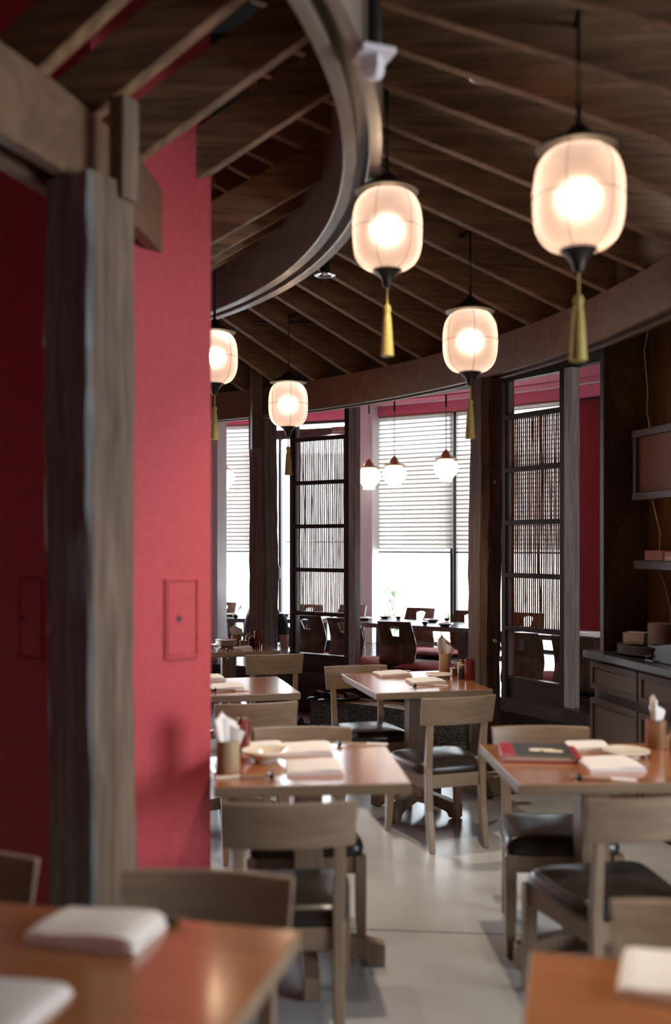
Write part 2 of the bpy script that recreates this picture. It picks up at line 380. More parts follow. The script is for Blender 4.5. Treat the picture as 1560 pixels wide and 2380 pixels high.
# the red pillar with its two small access doors
pil = sempty('wall_pillar')
pc = Vector((-.47, 3.75)); pn = Vector((-.834, 3.386)); s2 = math.sqrt(.5)
uR = (pc - pn).normalized(); uL = Vector((-uR.y, uR.x))
poly = [pn, pc, pc + uL * .7, pn + uL * .95, ]
MB().extr([(p.x, p.y, 0) for p in poly], (0, 0, CEIL)).build('pillar_body', M['plaster_red'], pil)
def access_door(o, u, n, z0, z1, w, hole):
    t = MB(); R = Matrix((Vector((u.x, u.y, 0)), Vector((n.x, n.y, 0)), Vector((0, 0, 1)))).transposed()
    c = Vector((o.x, o.y, (z0 + z1) / 2)) + Vector((n.x, n.y, 0)) * .002
    d = MB().box(c, (w, .006, z1 - z0), R=R).build('access_door', M['plaster_red'], pil, bevel=.002, seg=1)
    fr = MB()
    for sx in (-1, 1): fr.box(c + Vector((u.x, u.y, 0)) * sx * (w / 2 + .008), (.010, .010, z1 - z0 + .026), R=R)
    for sz in (-1, 1): fr.box(c + Vector((0, 0, sz * ((z1 - z0) / 2 + .008))), (w + .006, .010, .010), R=R)
    fr.build('door_rim', M['plaster_red'], d, bevel=.002, seg=1)
    h = c + Vector((n.x, n.y, 0)) * .004 + Vector((u.x, u.y, 0)) * hole
    MB().tube([h, h + Vector((n.x, n.y, 0)) * .004], .010, 14).build('lock', M['frame'], d)
nR = Vector((uR.y, -uR.x)); nL = Vector((-uR.x, -uR.y))
tR = None
def on_face(x, o, u):                              # pixel column on a vertical face
    k = (x - CX) / F
    t = (k * o.y - o.x) / (u.x - k * u.y)
    return o + u * t
pa, pb = on_face(388, pn, uR), on_face(454, pn, uR); pm = (pa + pb) / 2
access_door(pm, uR, nR, EYE - (1521 - HY) / F * pm.y, EYE - (1352 - HY) / F * pm.y, (pb - pa).length, -.012)
qa = on_face(46, pn, uL); qm = qa + (pn - qa).normalized() * .085
access_door(qm, -uL, nL, EYE - (1526 - HY) / F * qm.y, EYE - (1352 - HY) / F * qm.y, .15, -.055)

# ------------------------------------------------------------------ curved roof frame
roof = sempty('ceiling_frame')
ZT = EYE + 1.285
b0, b1 = D(-14), D(84)
MB().arc(5.55, 5.59, b0, b1, ZB, ZT, 60).build('ring_beam', M['beam'], roof, bevel=.004, seg=1)
MB().arc(5.65, 5.69, b0, b1, ZB, ZT, 60).build('ring_beam', M['beam'], roof, bevel=.004, seg=1)
MB().arc(3.37, 3.42, D(-60), D(-.6), ZB, ZT, 30).build('inner_beam', M['beam'], roof, bevel=.004, seg=1)
MB().arc(3.25, 3.30, D(-60), D(-3), ZB, ZT, 30).build('inner_beam', M['beam'], roof, bevel=.004, seg=1)
MB().arc(3.37, 3.42, D(11), D(80), ZB, ZT, 30).build('inner_beam', M['beam'], roof, bevel=.004, seg=1)
MB().arc(4.07, 4.12, D(-45), D(84), EYE + 1.45, EYE + 1.98, 64).build('ridge_beam', M['ridge'], roof, bevel=.004, seg=1)
MB().arc(4.165, 4.215, D(-45), D(84), EYE + 1.45, EYE + 1.90, 64).build('ridge_beam', M['ridge'], roof, bevel=.004, seg=1)
MB().arc(4.12, 4.165, D(-45), D(84), EYE + 1.53, EYE + 1.80, 64).build('ridge_filler', M['ridge'], roof)
rng = random.Random(3)
def rafter(a, r0, z0, r1, z1, depth, th):
    L = r1 - r0
    m = MB(); h = th / 2
    P = [(0, -h, z0), (0, h, z0), (L, h, z1), (L, -h, z1), (0, -h, z0 + depth), (0, h, z0 + depth), (L, h, z1 + depth), (L, -h, z1 + depth)]
    m.hexa([Vector(p) for p in P])
    o = m.build('rafter', M['rafter'], roof, bevel=.003, seg=1)
    p = pol(r0, a); o.location = (p.x, p.y, 0); o.rotation_euler = (0, 0, a)
    return o
k = -8
while True:
    a = D(9.1 + 4.06 * k); k += 1
    if a > b1 - .02: break
    if a < D(-24): continue
    j = rng.uniform(-.004, .004)
    rafter(a + j, 3.74, EYE + 1.275 + .371 * (5.55 - 3.74), 5.74, EYE + 1.275 - .371 * .19, .205, .045)
for ad in (-36, -30, -24, -18.2, -13.3, -7.5, -.9, 13, 18.3, 23.2, 28.2, 33.4, 38.6, 44, 49.5, 55, 61):
    rafter(D(ad), 3.22 if ad < 0 else 3.45, EYE + 1.29 - (.13 if ad < 0 else -.02), 4.09, EYE + 1.725, .195, .048)
# ducts and cables in the dark void above the frame
vd = sempty('ceiling_duct')
MB().tube([(-2.2, 7.0, 3.95), (-.5, 6.9, 3.95), (3.5, 6.2, 3.95)], .17, 14).build('duct_pipe', M['slab'], vd, smooth=True)
MB().tube([(-2.5, 5.2, 4.0), (2.8, 4.6, 4.0)], .10, 12).build('duct_pipe', M['iron'], vd, smooth=True)
MB().tube([(-.9, 5.0, 3.75), (-.75, 6.2, 3.7), (-.9, 7.5, 3.8), (-.6, 9, 3.7)], .03, 8).build('conduit', M['brass'], vd, smooth=True)
MB().tube([(-.7, 5.0, 3.85), (-.95, 6.0, 3.65), (-.7, 7.2, 3.75), (-.9, 9, 3.8)], .022, 8).build('conduit', M['chrome'], vd, smooth=True)

# ------------------------------------------------------------------ timber posts
def post(label, p, w, z0, z1, rz, mats, seed, round_=.012, wob=.010):
    rg = random.Random(seed); o = thing('timber_post', label, 'post', (p[0], p[1], 0), rz)
    n = 12; c = w * .20
    base = [(-w / 2 + c, -w / 2), (w / 2 - c, -w / 2), (w / 2, -w / 2 + c), (w / 2, w / 2 - c), (w / 2 - c, w / 2), (-w / 2 + c, w / 2), (-w / 2, w / 2 - c), (-w / 2, -w / 2 + c)]
    base = [(-w/2+round_, -w/2), (w/2-round_, -w/2), (w/2, -w/2+round_), (w/2, w/2-round_), (w/2-round_, w/2), (-w/2+round_, w/2), (-w/2, w/2-round_), (-w/2, -w/2+round_)]
    m = MB(); P = []; K = 22
    for i in range(K + 1):
        z = z0 + (z1 - z0) * i / K
        ox, oy = wob * math.sin(z * 2.1 + seed), wob * math.cos(z * 1.7 + seed * 2)
        sc = 1 + .03 * math.sin(z * 3.3 + seed)
        P += [(x * sc + ox * .5 + rg.uniform(-.004, .004), y * sc + oy * .5 + rg.uniform(-.004, .004), z) for x, y in base]
    fs = [tuple(range(7, -1, -1)), tuple(K * 8 + j for j in range(8))]; mi = [0, 0]
    for i in range(K):
        for j in range(8):
            fs.append((i * 8 + j, i * 8 + (j + 1) % 8, i * 8 + 8 + (j + 1) % 8, i * 8 + 8 + j)); mi.append({0: 1, 1: 1, 2: 1, 3: 1, 4: 1, 5: 0, 6: 0, 7: 0}[j])
    m.v = P; m.f = fs; m.m = mi
    m.build('shaft', mats, o, smooth=True, angle=.5)
    return o
def knots(o, pts, r=.010):
    for p, n in pts:
        p = Vector(p); n = Vector(n)
        MB().tube([p - n * .01, p + n * .003], r, 10).build('bolt_plug', M['chrome'] if r < .012 else M['iron'], o, smooth=True)
# near post beside the pillar
P0 = Vector((-.712, 2.90)); TH0 = D(59)
p0 = post('weathered timber post standing in front of the red pillar', P0, .185, 0, ZB, TH0, [M['post_silver'], M['post_brown']], 1)
a_p0 = ang(pr(285, 3.47)) if False else ang(Vector((-.625, 2.92)))
t = MB(); t.box((0, 0, 0), (.070, .060, .30)); e = t.build('post_extension', M['post_brown'], p0, bevel=.008)
w3 = Matrix.Rotation(-TH0, 3, 'Z') @ (Vector((-.618, 2.905, 0)) - Vector((P0.x, P0.y, 0)))
e.location = (w3.x, w3.y, ZB + .10); e.rotation_euler = (0, 0, 0)
# far posts under the outer ring beam
P1 = pr(612, 5.75); p1 = post('two-toned weathered post by the table with the plate stack', P1, .178, 0, ZB, D(45 + 6), [M['post_dark'], M['post_silver']], 4)
t = MB(); t.box((0, 0, 0), (.085, .10, .70)); e = t.build('post_extension', M['post_dark'], p1, bevel=.006)
q = Vector((pr(596, 5.48).x, pr(596, 5.48).y, 0)) - Vector((P1.x, P1.y, 0)); w3 = Matrix.Rotation(-D(51), 3, 'Z') @ q
e.location = (w3.x, w3.y, ZB + .07); e.rotation_euler = (0, 0, D(-35))
P2 = pr(1128, 5.62)
FT = .125
p2 = post('rough dark timber post with bolt plugs on a concrete footing', P2, .178, FT, ZB, D(33), [M['post_dark'], M['post_dark']], 9, .035)
for (x, y) in ((1142, 1080), (1145, 1120), (1131, 1281), (1147, 1490)):
    w = pz(x, y, P2.y - .098); l = Matrix.Rotation(-D(25), 3, 'Z') @ (w - Vector((P2.x, P2.y, 0)))
    n = Matrix.Rotation(-D(25), 3, 'Z') @ Vector((0, -1, 0))
    MB().tube([l - n * .05, l + n * .006], .011, 10).build('bolt_plug', M['concrete'] if y > 1100 else M['iron'], p2, smooth=True)
tag(MB().box((P2.x + .04, P2.y - .03, FT / 2), (.36, .36, FT), D(25)).build('post_footing', M['concrete'], bevel=.008), 'square concrete footing under the rough dark post', 'footing')

# ------------------------------------------------------------------ glazing, blinds, door
def frame_on(xa, xb, r):
    a, b = pr(xa, r), pr(xb, r); u = (b - a); w = u.length; u.normalize(); n = Vector((-u.y, u.x))
    return a, b, u, n, w
def window(name, xa, xb, ztop=EYE + 1.505, z0=P_H, mull=()):
    a, b, u, n, w = frame_on(xa, xb, R_WIN); rz = math.atan2(u.y, u.x)
    o = sempty(name, (a.x, a.y, 0)); o.rotation_euler = (0, 0, rz)
    f = MB(); t = .035
    f.box((w / 2, 0, ztop - t / 2), (w, .05, t)).box((w / 2, 0, z0 + t / 2), (w, .05, t)).box((t / 2, 0, (z0 + ztop) / 2), (t, .05, ztop - z0)).box((w - t / 2, 0, (z0 + ztop) / 2), (t, .05, ztop - z0))
    f.build('window_frame', M['frame'], o)
    MB().box((w / 2, .01, (z0 + ztop) / 2), (w, .008, ztop - z0)).build('pane', M['glass'], o)
    return o, w
wins = [('window_1', 470, 592), ('window_2', 872, 1055), ('window_3', 1057, 1182), ('window_4', 1183, 1338)]
for nm, xa, xb in wins: window(nm, xa, xb)
def blind(label, xa, xb, zlo):
    a, b, u, n, w = frame_on(xa, xb, R_WIN - .07); rz = math.atan2(u.y, u.x)
    o = thing('bamboo_blind', label, 'blind', (a.x, a.y, 0), rz, 'roll-down reed blinds on the windows')
    z1 = EYE + 1.50; pitch = .050; n_ = int((z1 - zlo) / pitch)
    me = None
    for i in range(n_):
        z = z1 - (i + .5) * pitch
        if me is None:
            s = MB().box((w / 2, 0, 0), (w - .012, .004, pitch - .0065)).build('slat', M['blind'], o); me = s
        else:
            s = me.copy(); COL.objects.link(s); s.parent = o
        s.location = (0, 0, z)
    c = MB()
    for i in range(n_ + 1): c.box((w / 2, .001, z1 - i * pitch), (w - .012, .0055, .0095))
    c.build('stitching', M['post_dark'], o)
    MB().box((w / 2, 0, zlo), (w, .02, .02)).build('bottom_rail', M['post_dark'], o)
    MB().box((w / 2, 0, z1 + .0), (w, .03, .03)).build('head_rail', M['brass'], o)
ZBL = EYE - (1283 - HY) / F * 11.6
blind('reed blind in the narrow window between partition and two-toned post', 474, 590, ZBL)
blind('reed blind behind the globe pendants beside the pale column', 876, 1053, ZBL)
blind('reed blind partly hidden by the rough dark post', 1060, 1180, ZBL)
blind('reed blind seen through the bamboo screen near the red end wall', 1185, 1336, ZBL)

# pale column between door and window
a, b, u, n, w = frame_on(830, 876, 9.02)
struct(MB().box(((a.x + b.x) / 2, (a.y + b.y) / 2 + .10, (P_H + ZS) / 2), (w, .22, ZS - P_H), math.atan2(u.y, u.x)).build('wall_column', M['column'], bevel=.004))
# glass door with dark header
a, b, u, n, w = frame_on(600, 832, R_WIN); rz = math.atan2(u.y, u.x)
door = sempty('door_1', (a.x, a.y, 0)); door.rotation_euler = (0, 0, rz)
MB().box((w / 2, 0, EYE + 1.36), (w, .09, .115)).build('door_header', M['header'], door, bevel=.003, seg=1)
MB().box((w / 2, 0, EYE + 1.50), (w, .09, .06)).build('door_header', M['header'], door, bevel=.003, seg=1)
jm = MB()
for x in (.02, w * .235, w - .03): jm.box((x, 0, (P_H + EYE + 1.30) / 2), (.035, .06, EYE + 1.30 - P_H))
jm.build('door_frame', M['frame'], door)
for x0, x1 in ((.04, w * .235 - .02), (w * .235 + .02, w - .05)):
    MB().box(((x0 + x1) / 2, 0, (P_H + EYE + 1.30) / 2), (x1 - x0, .008, EYE + 1.30 - P_H)).build('pane', M['glass'], door)
    MB().tube([(x0 + .05, -.05, EYE + .03), (x1 - .05, -.05, EYE + .03)], .012, 8).build('push_bar', M['chrome'], door)
MB().box((w * .86, -.08, EYE + 1.385), (.22, .06, .065)).build('door_closer', M['copper'], door, bevel=.004)
MB().tube([(w * .66, -.07, EYE + 1.30), (w * .80, -.13, EYE + 1.325), (w * .95, -.07, EYE + 1.32)], .012, 8).build('closer_arm', M['chrome'], door)

# outside: paving, pale board fence, low shrubs
struct(MB().box((0, 22, -.25), (44, 30, .1)).build('ground', M['paving']))
fn = thing('board_fence', 'pale board fence outside beyond the glass', 'fence', (0, 19.5, -.2))
for i in range(64):
    MB().box((-6.2 + i * .246, 0, .62), (.242, .03, 1.24)).build('fence_board', M['fence'], fn)
MB().box((1.6, 0, 1.27), (16, .06, .06)).build('fence_rail', M['fence'], fn)
fc = thing('plain_building', 'plain pale building beyond the board fence', 'building', (1, 27, -.2))
MB().box((0, 0, 2.1), (34, .5, 4.2)).build('facade', M['facade'], fc)
for i in range(9): MB().box((-14 + i * 3.5, -.26, 2.4), (1.6, .06, 1.5)).build('window', M['column'], fc)
def shrub(label, c, n, h, sp, seed):
    rg = random.Random(seed); m = MB()
    for i in range(n):
        a_ = rg.uniform(0, 6.28); r_ = sp * math.sqrt(rg.random()); z = h * rg.random() ** .7
        p = Vector((r_ * math.cos(a_), r_ * math.sin(a_), z + .02)); d = Vector((rg.uniform(-1, 1), rg.uniform(-1, 1), rg.uniform(-.2, 1))).normalized()
        s_ = d.cross(Vector((0, 0, 1))).normalized() * .012
        m.add([p, p + d * .05 + s_, p + d * .13, p + d * .05 - s_], [(0, 1, 2, 3)])
    o = thing('shrub', label, 'shrub', c); f_ = m.build('foliage', M['leaf'], o); 
    MB().tube([(0, 0, -.05), (.02, 0, h * .5), (0, .02, h * .9)], [.02, .015, .006], 6).build('stem', M['post_brown'], o)
    return o
shrub('tall wispy shrub outside the glass beside the pale column', (.70, 12.9, -.2), 500, 1.15, .22, 2)
shrub('low green shrub outside the window behind the low table', (1.35, 12.8, -.2), 380, .8, .3, 5)

# ------------------------------------------------------------------ lattice screens on the raised floor
def screen(label, xa, xb, npost_right, seed, kick_open):
    a, b, u, n, w = frame_on(xa, xb, R_PLAT + .07); rz = math.atan2(u.y, u.x)
    o = thing('bamboo_screen', label, 'screen', (a.x, a.y, 0), rz)
    zt = EYE + 1.245
    MB().box((.0, 0, (P_H + zt) / 2), (.045, .07, zt - P_H)).build('stile', M['screen'], o, bevel=.003, seg=1)
    MB().box((.034, .012, (P_H + zt) / 2), (.022, .045, zt - P_H)).build('stile_lining', M['silver_wood'], o)
    MB().box((w, -.005, (P_H + zt) / 2), (.05, .075, zt - P_H)).build('stile', M['screen'], o, bevel=.003, seg=1)
    MB().box((w + .065, -.01, (P_H + zt) / 2), (.07, .085, zt - P_H)).build('end_post', M['silver_wood'], o, bevel=.003, seg=1)
    MB().box((w / 2, 0, zt + .02), (w + .14, .06, .06)).build('head_rail', M['screen_h'], o)
    zr = [EYE + .96 - .398 * i for i in range(5)]
    for z in zr: MB().box((w / 2, -.012, z), (w - .02, .05, .036)).build('rail', M['screen_h'], o, bevel=.002, seg=1)
    zk = EYE - .955 - .06
    MB().box((w / 2, 0, (P_H + zk) / 2 + .0), (w - .02, .03, zk - P_H)).build('kick_board', M['screen_h'], o)
    MB().box((w / 2, 0, zk + .008), (w - .02, .055, .016)).build('sill', M['screen_h'], o)
    rg = random.Random(seed); nc = 25
    for i in range(nc):
        x = .055 + (w - .09) * (i + .5) / nc; r = rg.uniform(.0050, .0066); pts = []; rs = []
        ph_ = rg.uniform(0, 6.28); am = rg.uniform(.0005, .003)
        K = 14
        for k_ in range(K + 1):
            z = zr[4] + (zr[0] - zr[4]) * k_ / K
            pts.append((x + am * math.sin(z * 4.5 + ph_) + am * .5 * math.sin(z * 11 + ph_ * 2), .012, z)); rs.append(r * (1.22 if rg.random() < .2 else 1))
        MB().tube(pts, rs, 6).build('bamboo_cane', M['bamboo'], o, smooth=True)
    return o
screen('bamboo screen in front of the glass door with two legless chairs behind', 683, 812, True, 11, True)
screen('bamboo screen between the rough dark post and the red end wall', 1178, 1316, True, 12, True)
# veneered partition at the left end of the raised floor
pp = pr(500, 6.75)
struct(MB().box((pp.x - .02, pp.y, (P_H + ZS) / 2), (.22, .16, ZS - P_H), D(-30)).build('wall_partition', M['column'], bevel=.004))

# ------------------------------------------------------------------ lanterns
def lantern_body():
    o = root('hanging_lantern')
    W, Hh, nn = .14, .16, 2.9
    prof = []
    for i in range(25):
        z = -Hh + 2 * Hh * i / 24; rr = W * max(0, 1 - abs(z / (Hh * 1.03)) ** nn) ** (1 / nn); prof.append((max(rr, .055), z))
    MB().shell(prof, 40).build('glass_globe', M['glass_lantern'], o, smooth=True)
    rb = MB(); dots = MB()
    for k_ in range(6):
        a_ = k_ * math.pi / 3 + .35
        rb.tube([((r + .001) * math.cos(a_), (r + .001) * math.sin(a_), z) for r, z in prof], .0013, 5)
        c = Vector(((W + .002) * math.cos(a_), (W + .002) * math.sin(a_), 0)); dots.lathe([(0, -.0045), (.0045, 0), (0, .0045)], 8, c)
    rb.tube([((W + .001) * math.cos(2 * math.pi * i / 40), (W + .001) * math.sin(2 * math.pi * i / 40), 0) for i in range(40)], .0013, 5, closed=True)
    rb.build('wire_cage', M['rib'], o, smooth=True); dots.build('cage_bead', M['red_dot'], o, smooth=True)
    MB().lathe([(r_ * .82, z_ * .82) for r_, z_ in ((0, -.032), (.012, -.0295), (.022, -.023), (.029, -.012), (.032, 0), (.029, .012), (.022, .023), (.012, .0295), (0, .032))], 16).build('bulb', M['bulb'], o, smooth=True)
    MB().lathe([(.0, .148), (.10, .149), (.126, .150), (.130, .154), (.124, .161), (.095, .172), (.06, .190), (.035, .212), (.022, .224), (.014, .232), (0, .234)], 32).build('cap', M['bronze'], o, smooth=True)
    MB().lathe([(.058, -.150), (.060, -.157), (.046, -.168), (.030, -.185), (.021, -.200), (.019, -.215), (.014, -.225), (0, -.23)], 24).build('finial', M['bronze'], o, smooth=True)
    ts = root('tassel'); ts.parent = o; bpy.data.objects.remove(ts)
    tm = MB(); tm.tube([(0, 0, -.225), (0, 0, -.30)], .004, 6)
    tm.lathe([(0, -.295), (.012, -.30), (.016, -.315), (.012, -.33), (.013, -.335), (.017, -.36), (.021, -.42), (.026, -.50), (0, -.50)], 16)
    tm.build('tassel', M['tassel'], o, smooth=True)
    return o
def chain(o, z0, z1, r=.010, th=.0022, m='bronze'):
    c = MB(); z = z0; i = 0; h = r * 2.6
    while z < z1:
        pts = []
        for k_ in range(10):
            t_ = 2 * math.pi * k_ / 10; x, zz = r * .62 * math.cos(t_), h * .5 * math.sin(t_) + z + h * .45
            pts.append((x, 0, zz) if i % 2 == 0 else (0, x, zz))
        c.tube(pts, th, 5, closed=True); z += h * .84; i += 1
    c.build('chain', M[m], o, smooth=True)
LK = Kind(lantern_body)
lan = [('frosted glass lantern with gold tassel above the menu book table', 1345, 3.08, 463, 1.0),
       ('frosted glass lantern with gold tassel hanging close under the curved ridge beam', 900, 3.97, 536, 1.0),
       ('frosted glass lantern with gold tassel in front of the rough dark post', 1093, 5.12, 794, 1.0),
       ('frosted glass lantern with gold tassel beside the two-toned post', 670, 7.05, 940, 1.0),
       ('frosted glass lantern half hidden behind the edge of the red pillar', 499, 6.05, 831, 1.0)]
for lb, x, Yd, yc, s in lan:
    p = Vector(((x - CX) / F * Yd, Yd)); r = (p - CEN).length; z = EYE - (yc - HY) / F * p.y
    o = LK.at(lb, 'lantern', (p.x, p.y, z), x * .0021, 'frosted glass lanterns under the rafters')
    for c in o.children:
        if c.name.startswith(('chain', 'drop_rod')): bpy.data.objects.remove(c)
    top = EYE + 1.275 + .371 * (5.55 - r) - z + .06
    MB().tube([(0, 0, .225), (0, 0, .29)], .008, 8).build('drop_rod', M['bronze'], o, smooth=True)
    chain(o, .285, max(.33, top - .10))
    MB().tube([(0, 0, max(.33, top - .10)), (0, 0, top + .05)], .006, 8).build('drop_rod', M['bronze'], o)
    aa = ang(p) + math.pi / 2 - x * .0021; tx, ty = .22 * math.cos(aa), .22 * math.sin(aa)
    MB().tube([(-tx, -ty, top + .05), (tx, ty, top + .05)], .010, 8).build('hanger_bar', M['iron'], o)

# ------------------------------------------------------------------ globe pendants on the soffit track
def pendant_body():
    o = root('pendant_lamp')
    MB().lathe([(0, -.13), (.066, -.13), (.066, -.098), (.074, -.088), (.115, -.040), (.136, .01), (.134, .045), (.112, .085), (.082, .107), (.078, .115), (0, .115)], 32).build('opal_globe', M['opal'], o, smooth=True)
    MB().lathe([(.070, .112), (.118, .112), (.125, .118), (.122, .125), (.085, .135), (.062, .142), (.060, .152), (.054, .160), (.028, .205), (.016, .210), (.012, .222), (0, .223)], 32).build('brass_cap', M['brass'], o, smooth=True)
    return o
PK = Kind(pendant_body)
for lb, x, yc in (('opal globe pendant on a brass cap beside the pale column', 858, 1111), ('opal globe pendant on a brass cap between two others', 917, 1106),
                  ('opal globe pendant on a brass cap next to the dark window mullion', 1037, 1092), ('opal globe pendant half hidden by the veneered partition', 519, 1114)):
    p = pr(x, 8.75); z = EYE - (yc - HY) / F * p.y
    o = PK.at(lb, 'pendant lamp', (p.x, p.y, z), 0, 'opal globe pendants over the raised floor')
    top = ZS + .03 - z
    MB().tube([(0, .014 * math.cos(2 * math.pi * i / 12), .235 + .016 * math.sin(2 * math.pi * i / 12)) for i in range(12)], .003, 5, closed=True).build('ring', M['brass'], o, smooth=True)
    chain(o, .248, top - .16, .010, .0026, 'brass')
    MB().tube([(0, 0, top - .165), (0, 0, top)], .010, 8).build('stem', M['iron'], o, smooth=True)

# ------------------------------------------------------------------ small ceiling fittings
def spot_body():
    o = root('spot_light')
    MB().tube([(0, 0, .05), (0, 0, .20)], .028, 14).build('housing', M['iron'], o, smooth=True)
    MB().lathe([(.022, .05), (.030, .046), (.058, .036), (.060, .030), (.055, .030), (.026, .040), (.020, .046)], 24).build('reflector_ring', M['chrome'], o, smooth=True)
    MB().lathe([(0, -.012), (.016, -.010), (.018, .0), (.018, .036), (0, .036)], 14).build('lamp_glass', M['glass'], o, smooth=True)
    MB().tube([(0, 0, .20), (0, 0, .42)], .008, 8).build('hanger', M['iron'], o)
    return o
SK = Kind(spot_body)
spots = [('ceiling spot with chrome ring just beneath the far ridge beam', 755, 640, 5.69), ('ceiling spot with chrome ring hanging between the two front lanterns', 1130, 178, 3.6),
         ('ceiling spot with chrome ring high beside the nearest lantern chain', 1300, 12, 3.2)]
for lb, x, y, Yd in spots:
    p = Vector(((x - CX) / F * Yd, Yd)); z = EYE - (y - HY) / F * p.y
    SK.at(lb, 'spotlight', (p.x, p.y, z - .03), 0, 'ceiling spots')
p = Vector((.110, 2.90)); z = EYE - (128 - HY) / F * p.y
o = thing('ceiling_sensor', 'white square sensor box on a black rod beside the ridge beam', 'sensor', (p.x, p.y, z), D(20))
MB().box((0, 0, 0), (.105, .105, .020)).build('plate', M['white_fit'], o, bevel=.006)
MB().lathe([(0, -.072), (.024, -.07), (.036, -.05), (.040, -.010), (0, -.010)], 4).build('lens', M['white_fit'], o, bevel=.004)
MB().tube([(0, 0, .011), (0, 0, .55)], .018, 10).build('rod', M['iron'], o)

# ------------------------------------------------------------------ dining chairs
SEAT = .445
def chair_body():
    o = root('dining_chair')
    # cushion: a rounded trapezoid
    m = MB(); nr, ns = 9, 40
    def rim(t_):
        c_, s_ = math.cos(t_), math.sin(t_); e = .30
        x = math.copysign(abs(c_) ** e, c_); y = math.copysign(abs(s_) ** e, s_)
        yy = .015 + y * .205; wd = .188 + (yy + .19) / .41 * .040
        return x * wd, yy
    prof = [(0, 0), (.5, -.001), (.8, -.004), (.92, -.010), (.975, -.022), (1.0, -.040), (.992, -.056), (.96, -.064), (0, -.064)]
    P = []
    for k_, (s_, z) in enumerate(prof):
        for j in range(ns):
            x, y = rim(2 * math.pi * j / ns); dome = .016 * (1 - s_ * s_) if k_ < 5 else 0
            P.append((x * s_, .015 + (y - .015) * s_, SEAT - .004 + z + dome))
    fs = [(i * ns + j, i * ns + (j + 1) % ns, (i + 1) * ns + (j + 1) % ns, (i + 1) * ns + j) for i in range(len(prof) - 1) for j in range(ns)]
    m.add(P, fs).build('seat', M['leather'], o, smooth=True, weld=True, angle=1.2)
    zt, zb = SEAT - .064, SEAT - .132
    for nm, pts in (('front', [(-.205, .195), (.205, .195)]), ('back', [(-.155, -.185), (.155, -.185)]), ('l', [(-.157, -.18), (-.203, .19)]), ('r', [(.157, -.18), (.203, .19)])):
        (x0, y0), (x1, y1) = pts; d = Vector((x1 - x0, y1 - y0))
        MB().box(((x0 + x1) / 2, (y0 + y1) / 2, (zt + zb) / 2), (d.length, .024, zt - zb), math.atan2(d.y, d.x)).build('apron', M['chair'], o, bevel=.002, seg=1)
    for s in (-1, 1):
        MB().bar([(s * .208, .212, 0), (s * .205, .205, .08), (s * .203, .196, .20), (s * .203, .196, zt)], [.028, .034, .042, .044], [.030, .036, .042, .044]).build('leg', M['chair_v'], o, bevel=.003, seg=1)
        MB().bar([(s * .150, -.243, 0), (s * .150, -.222, .09), (s * .150, -.200, .20), (s * .150, -.190, .42), (s * .152, -.212, .58), (s * .153, -.226, .665)],
                 [.026, .034, .036, .036, .034, .032], [.026, .036, .036, .036, .026, .014]).build('leg', M['chair_v'], o, bevel=.003, seg=1)
    w = .200; nb_ = 14; zl, zh = .640, .782
    m = MB(); P = []
    for i in range(nb_ + 1):
        x = -w + 2 * w * i / nb_; cv = .034 * (1 - (x / w) ** 2)
        for (dz, dy) in ((zl, 0), (zl, .018), (zh, .018 - .03), (zh, -.03)):
            fl = 1 + .03 * (dz - zl) / (zh - zl)
            P.append((x * fl, -.238 - cv + dy + .018, dz))
    fs = [(0, 1, 2, 3), tuple(nb_ * 4 + j for j in (3, 2, 1, 0))]
    for i in range(nb_):
        for j in range(4): fs.append((i * 4 + j, i * 4 + 4 + j, i * 4 + 4 + (j + 1) % 4, i * 4 + (j + 1) % 4))
    m.add(P, fs).build('backrest', M['chair'], o, smooth=True, bevel=.003, seg=1, angle=.6)
    return o
CK = Kind(chair_body)
GC = 'oak dining chairs with black leather seats'
def chair(label, back, deg, off=.26):
    d = Vector((-math.sin(D(deg)), math.cos(D(deg)))); c = Vector(back) + d * off
    return CK.at(label, 'chair', (c.x, c.y, 0), D(deg), GC)
chair('oak dining chair on the room side of the table beside the rough dark post', (.626, 5.05), 19, .235)
chair('oak dining chair on the window side of the table beside the rough dark post', (.125, 6.33), 194)
chair('oak dining chair at the plate stack table before the two-toned post', (-.42, 6.965), 14)
chair('oak dining chair at the bare napkin table, backing onto the plate bowl table', (-.38, 4.83), 14)
chair('oak dining chair on the window side of the plate bowl table', (-.14, 4.20), 184)
chair('oak dining chair on the room side of the plate bowl table', (-.135, 2.965), 5)
chair('oak dining chair on the window side of the menu book table', (.865, 4.22), 180)
chair('oak dining chair set at an angle on the room side of the menu book table', (.965, 3.04), 12)
chair('oak dining chair at the corner end of the large orange-brown table', (-.297, 2.345), 172)
chair('oak dining chair at the large orange-brown table beside the red pillar', (-.925, 2.50), 168)
chair('oak dining chair at the table with a single napkin across the aisle', (.80, 2.13), 167)

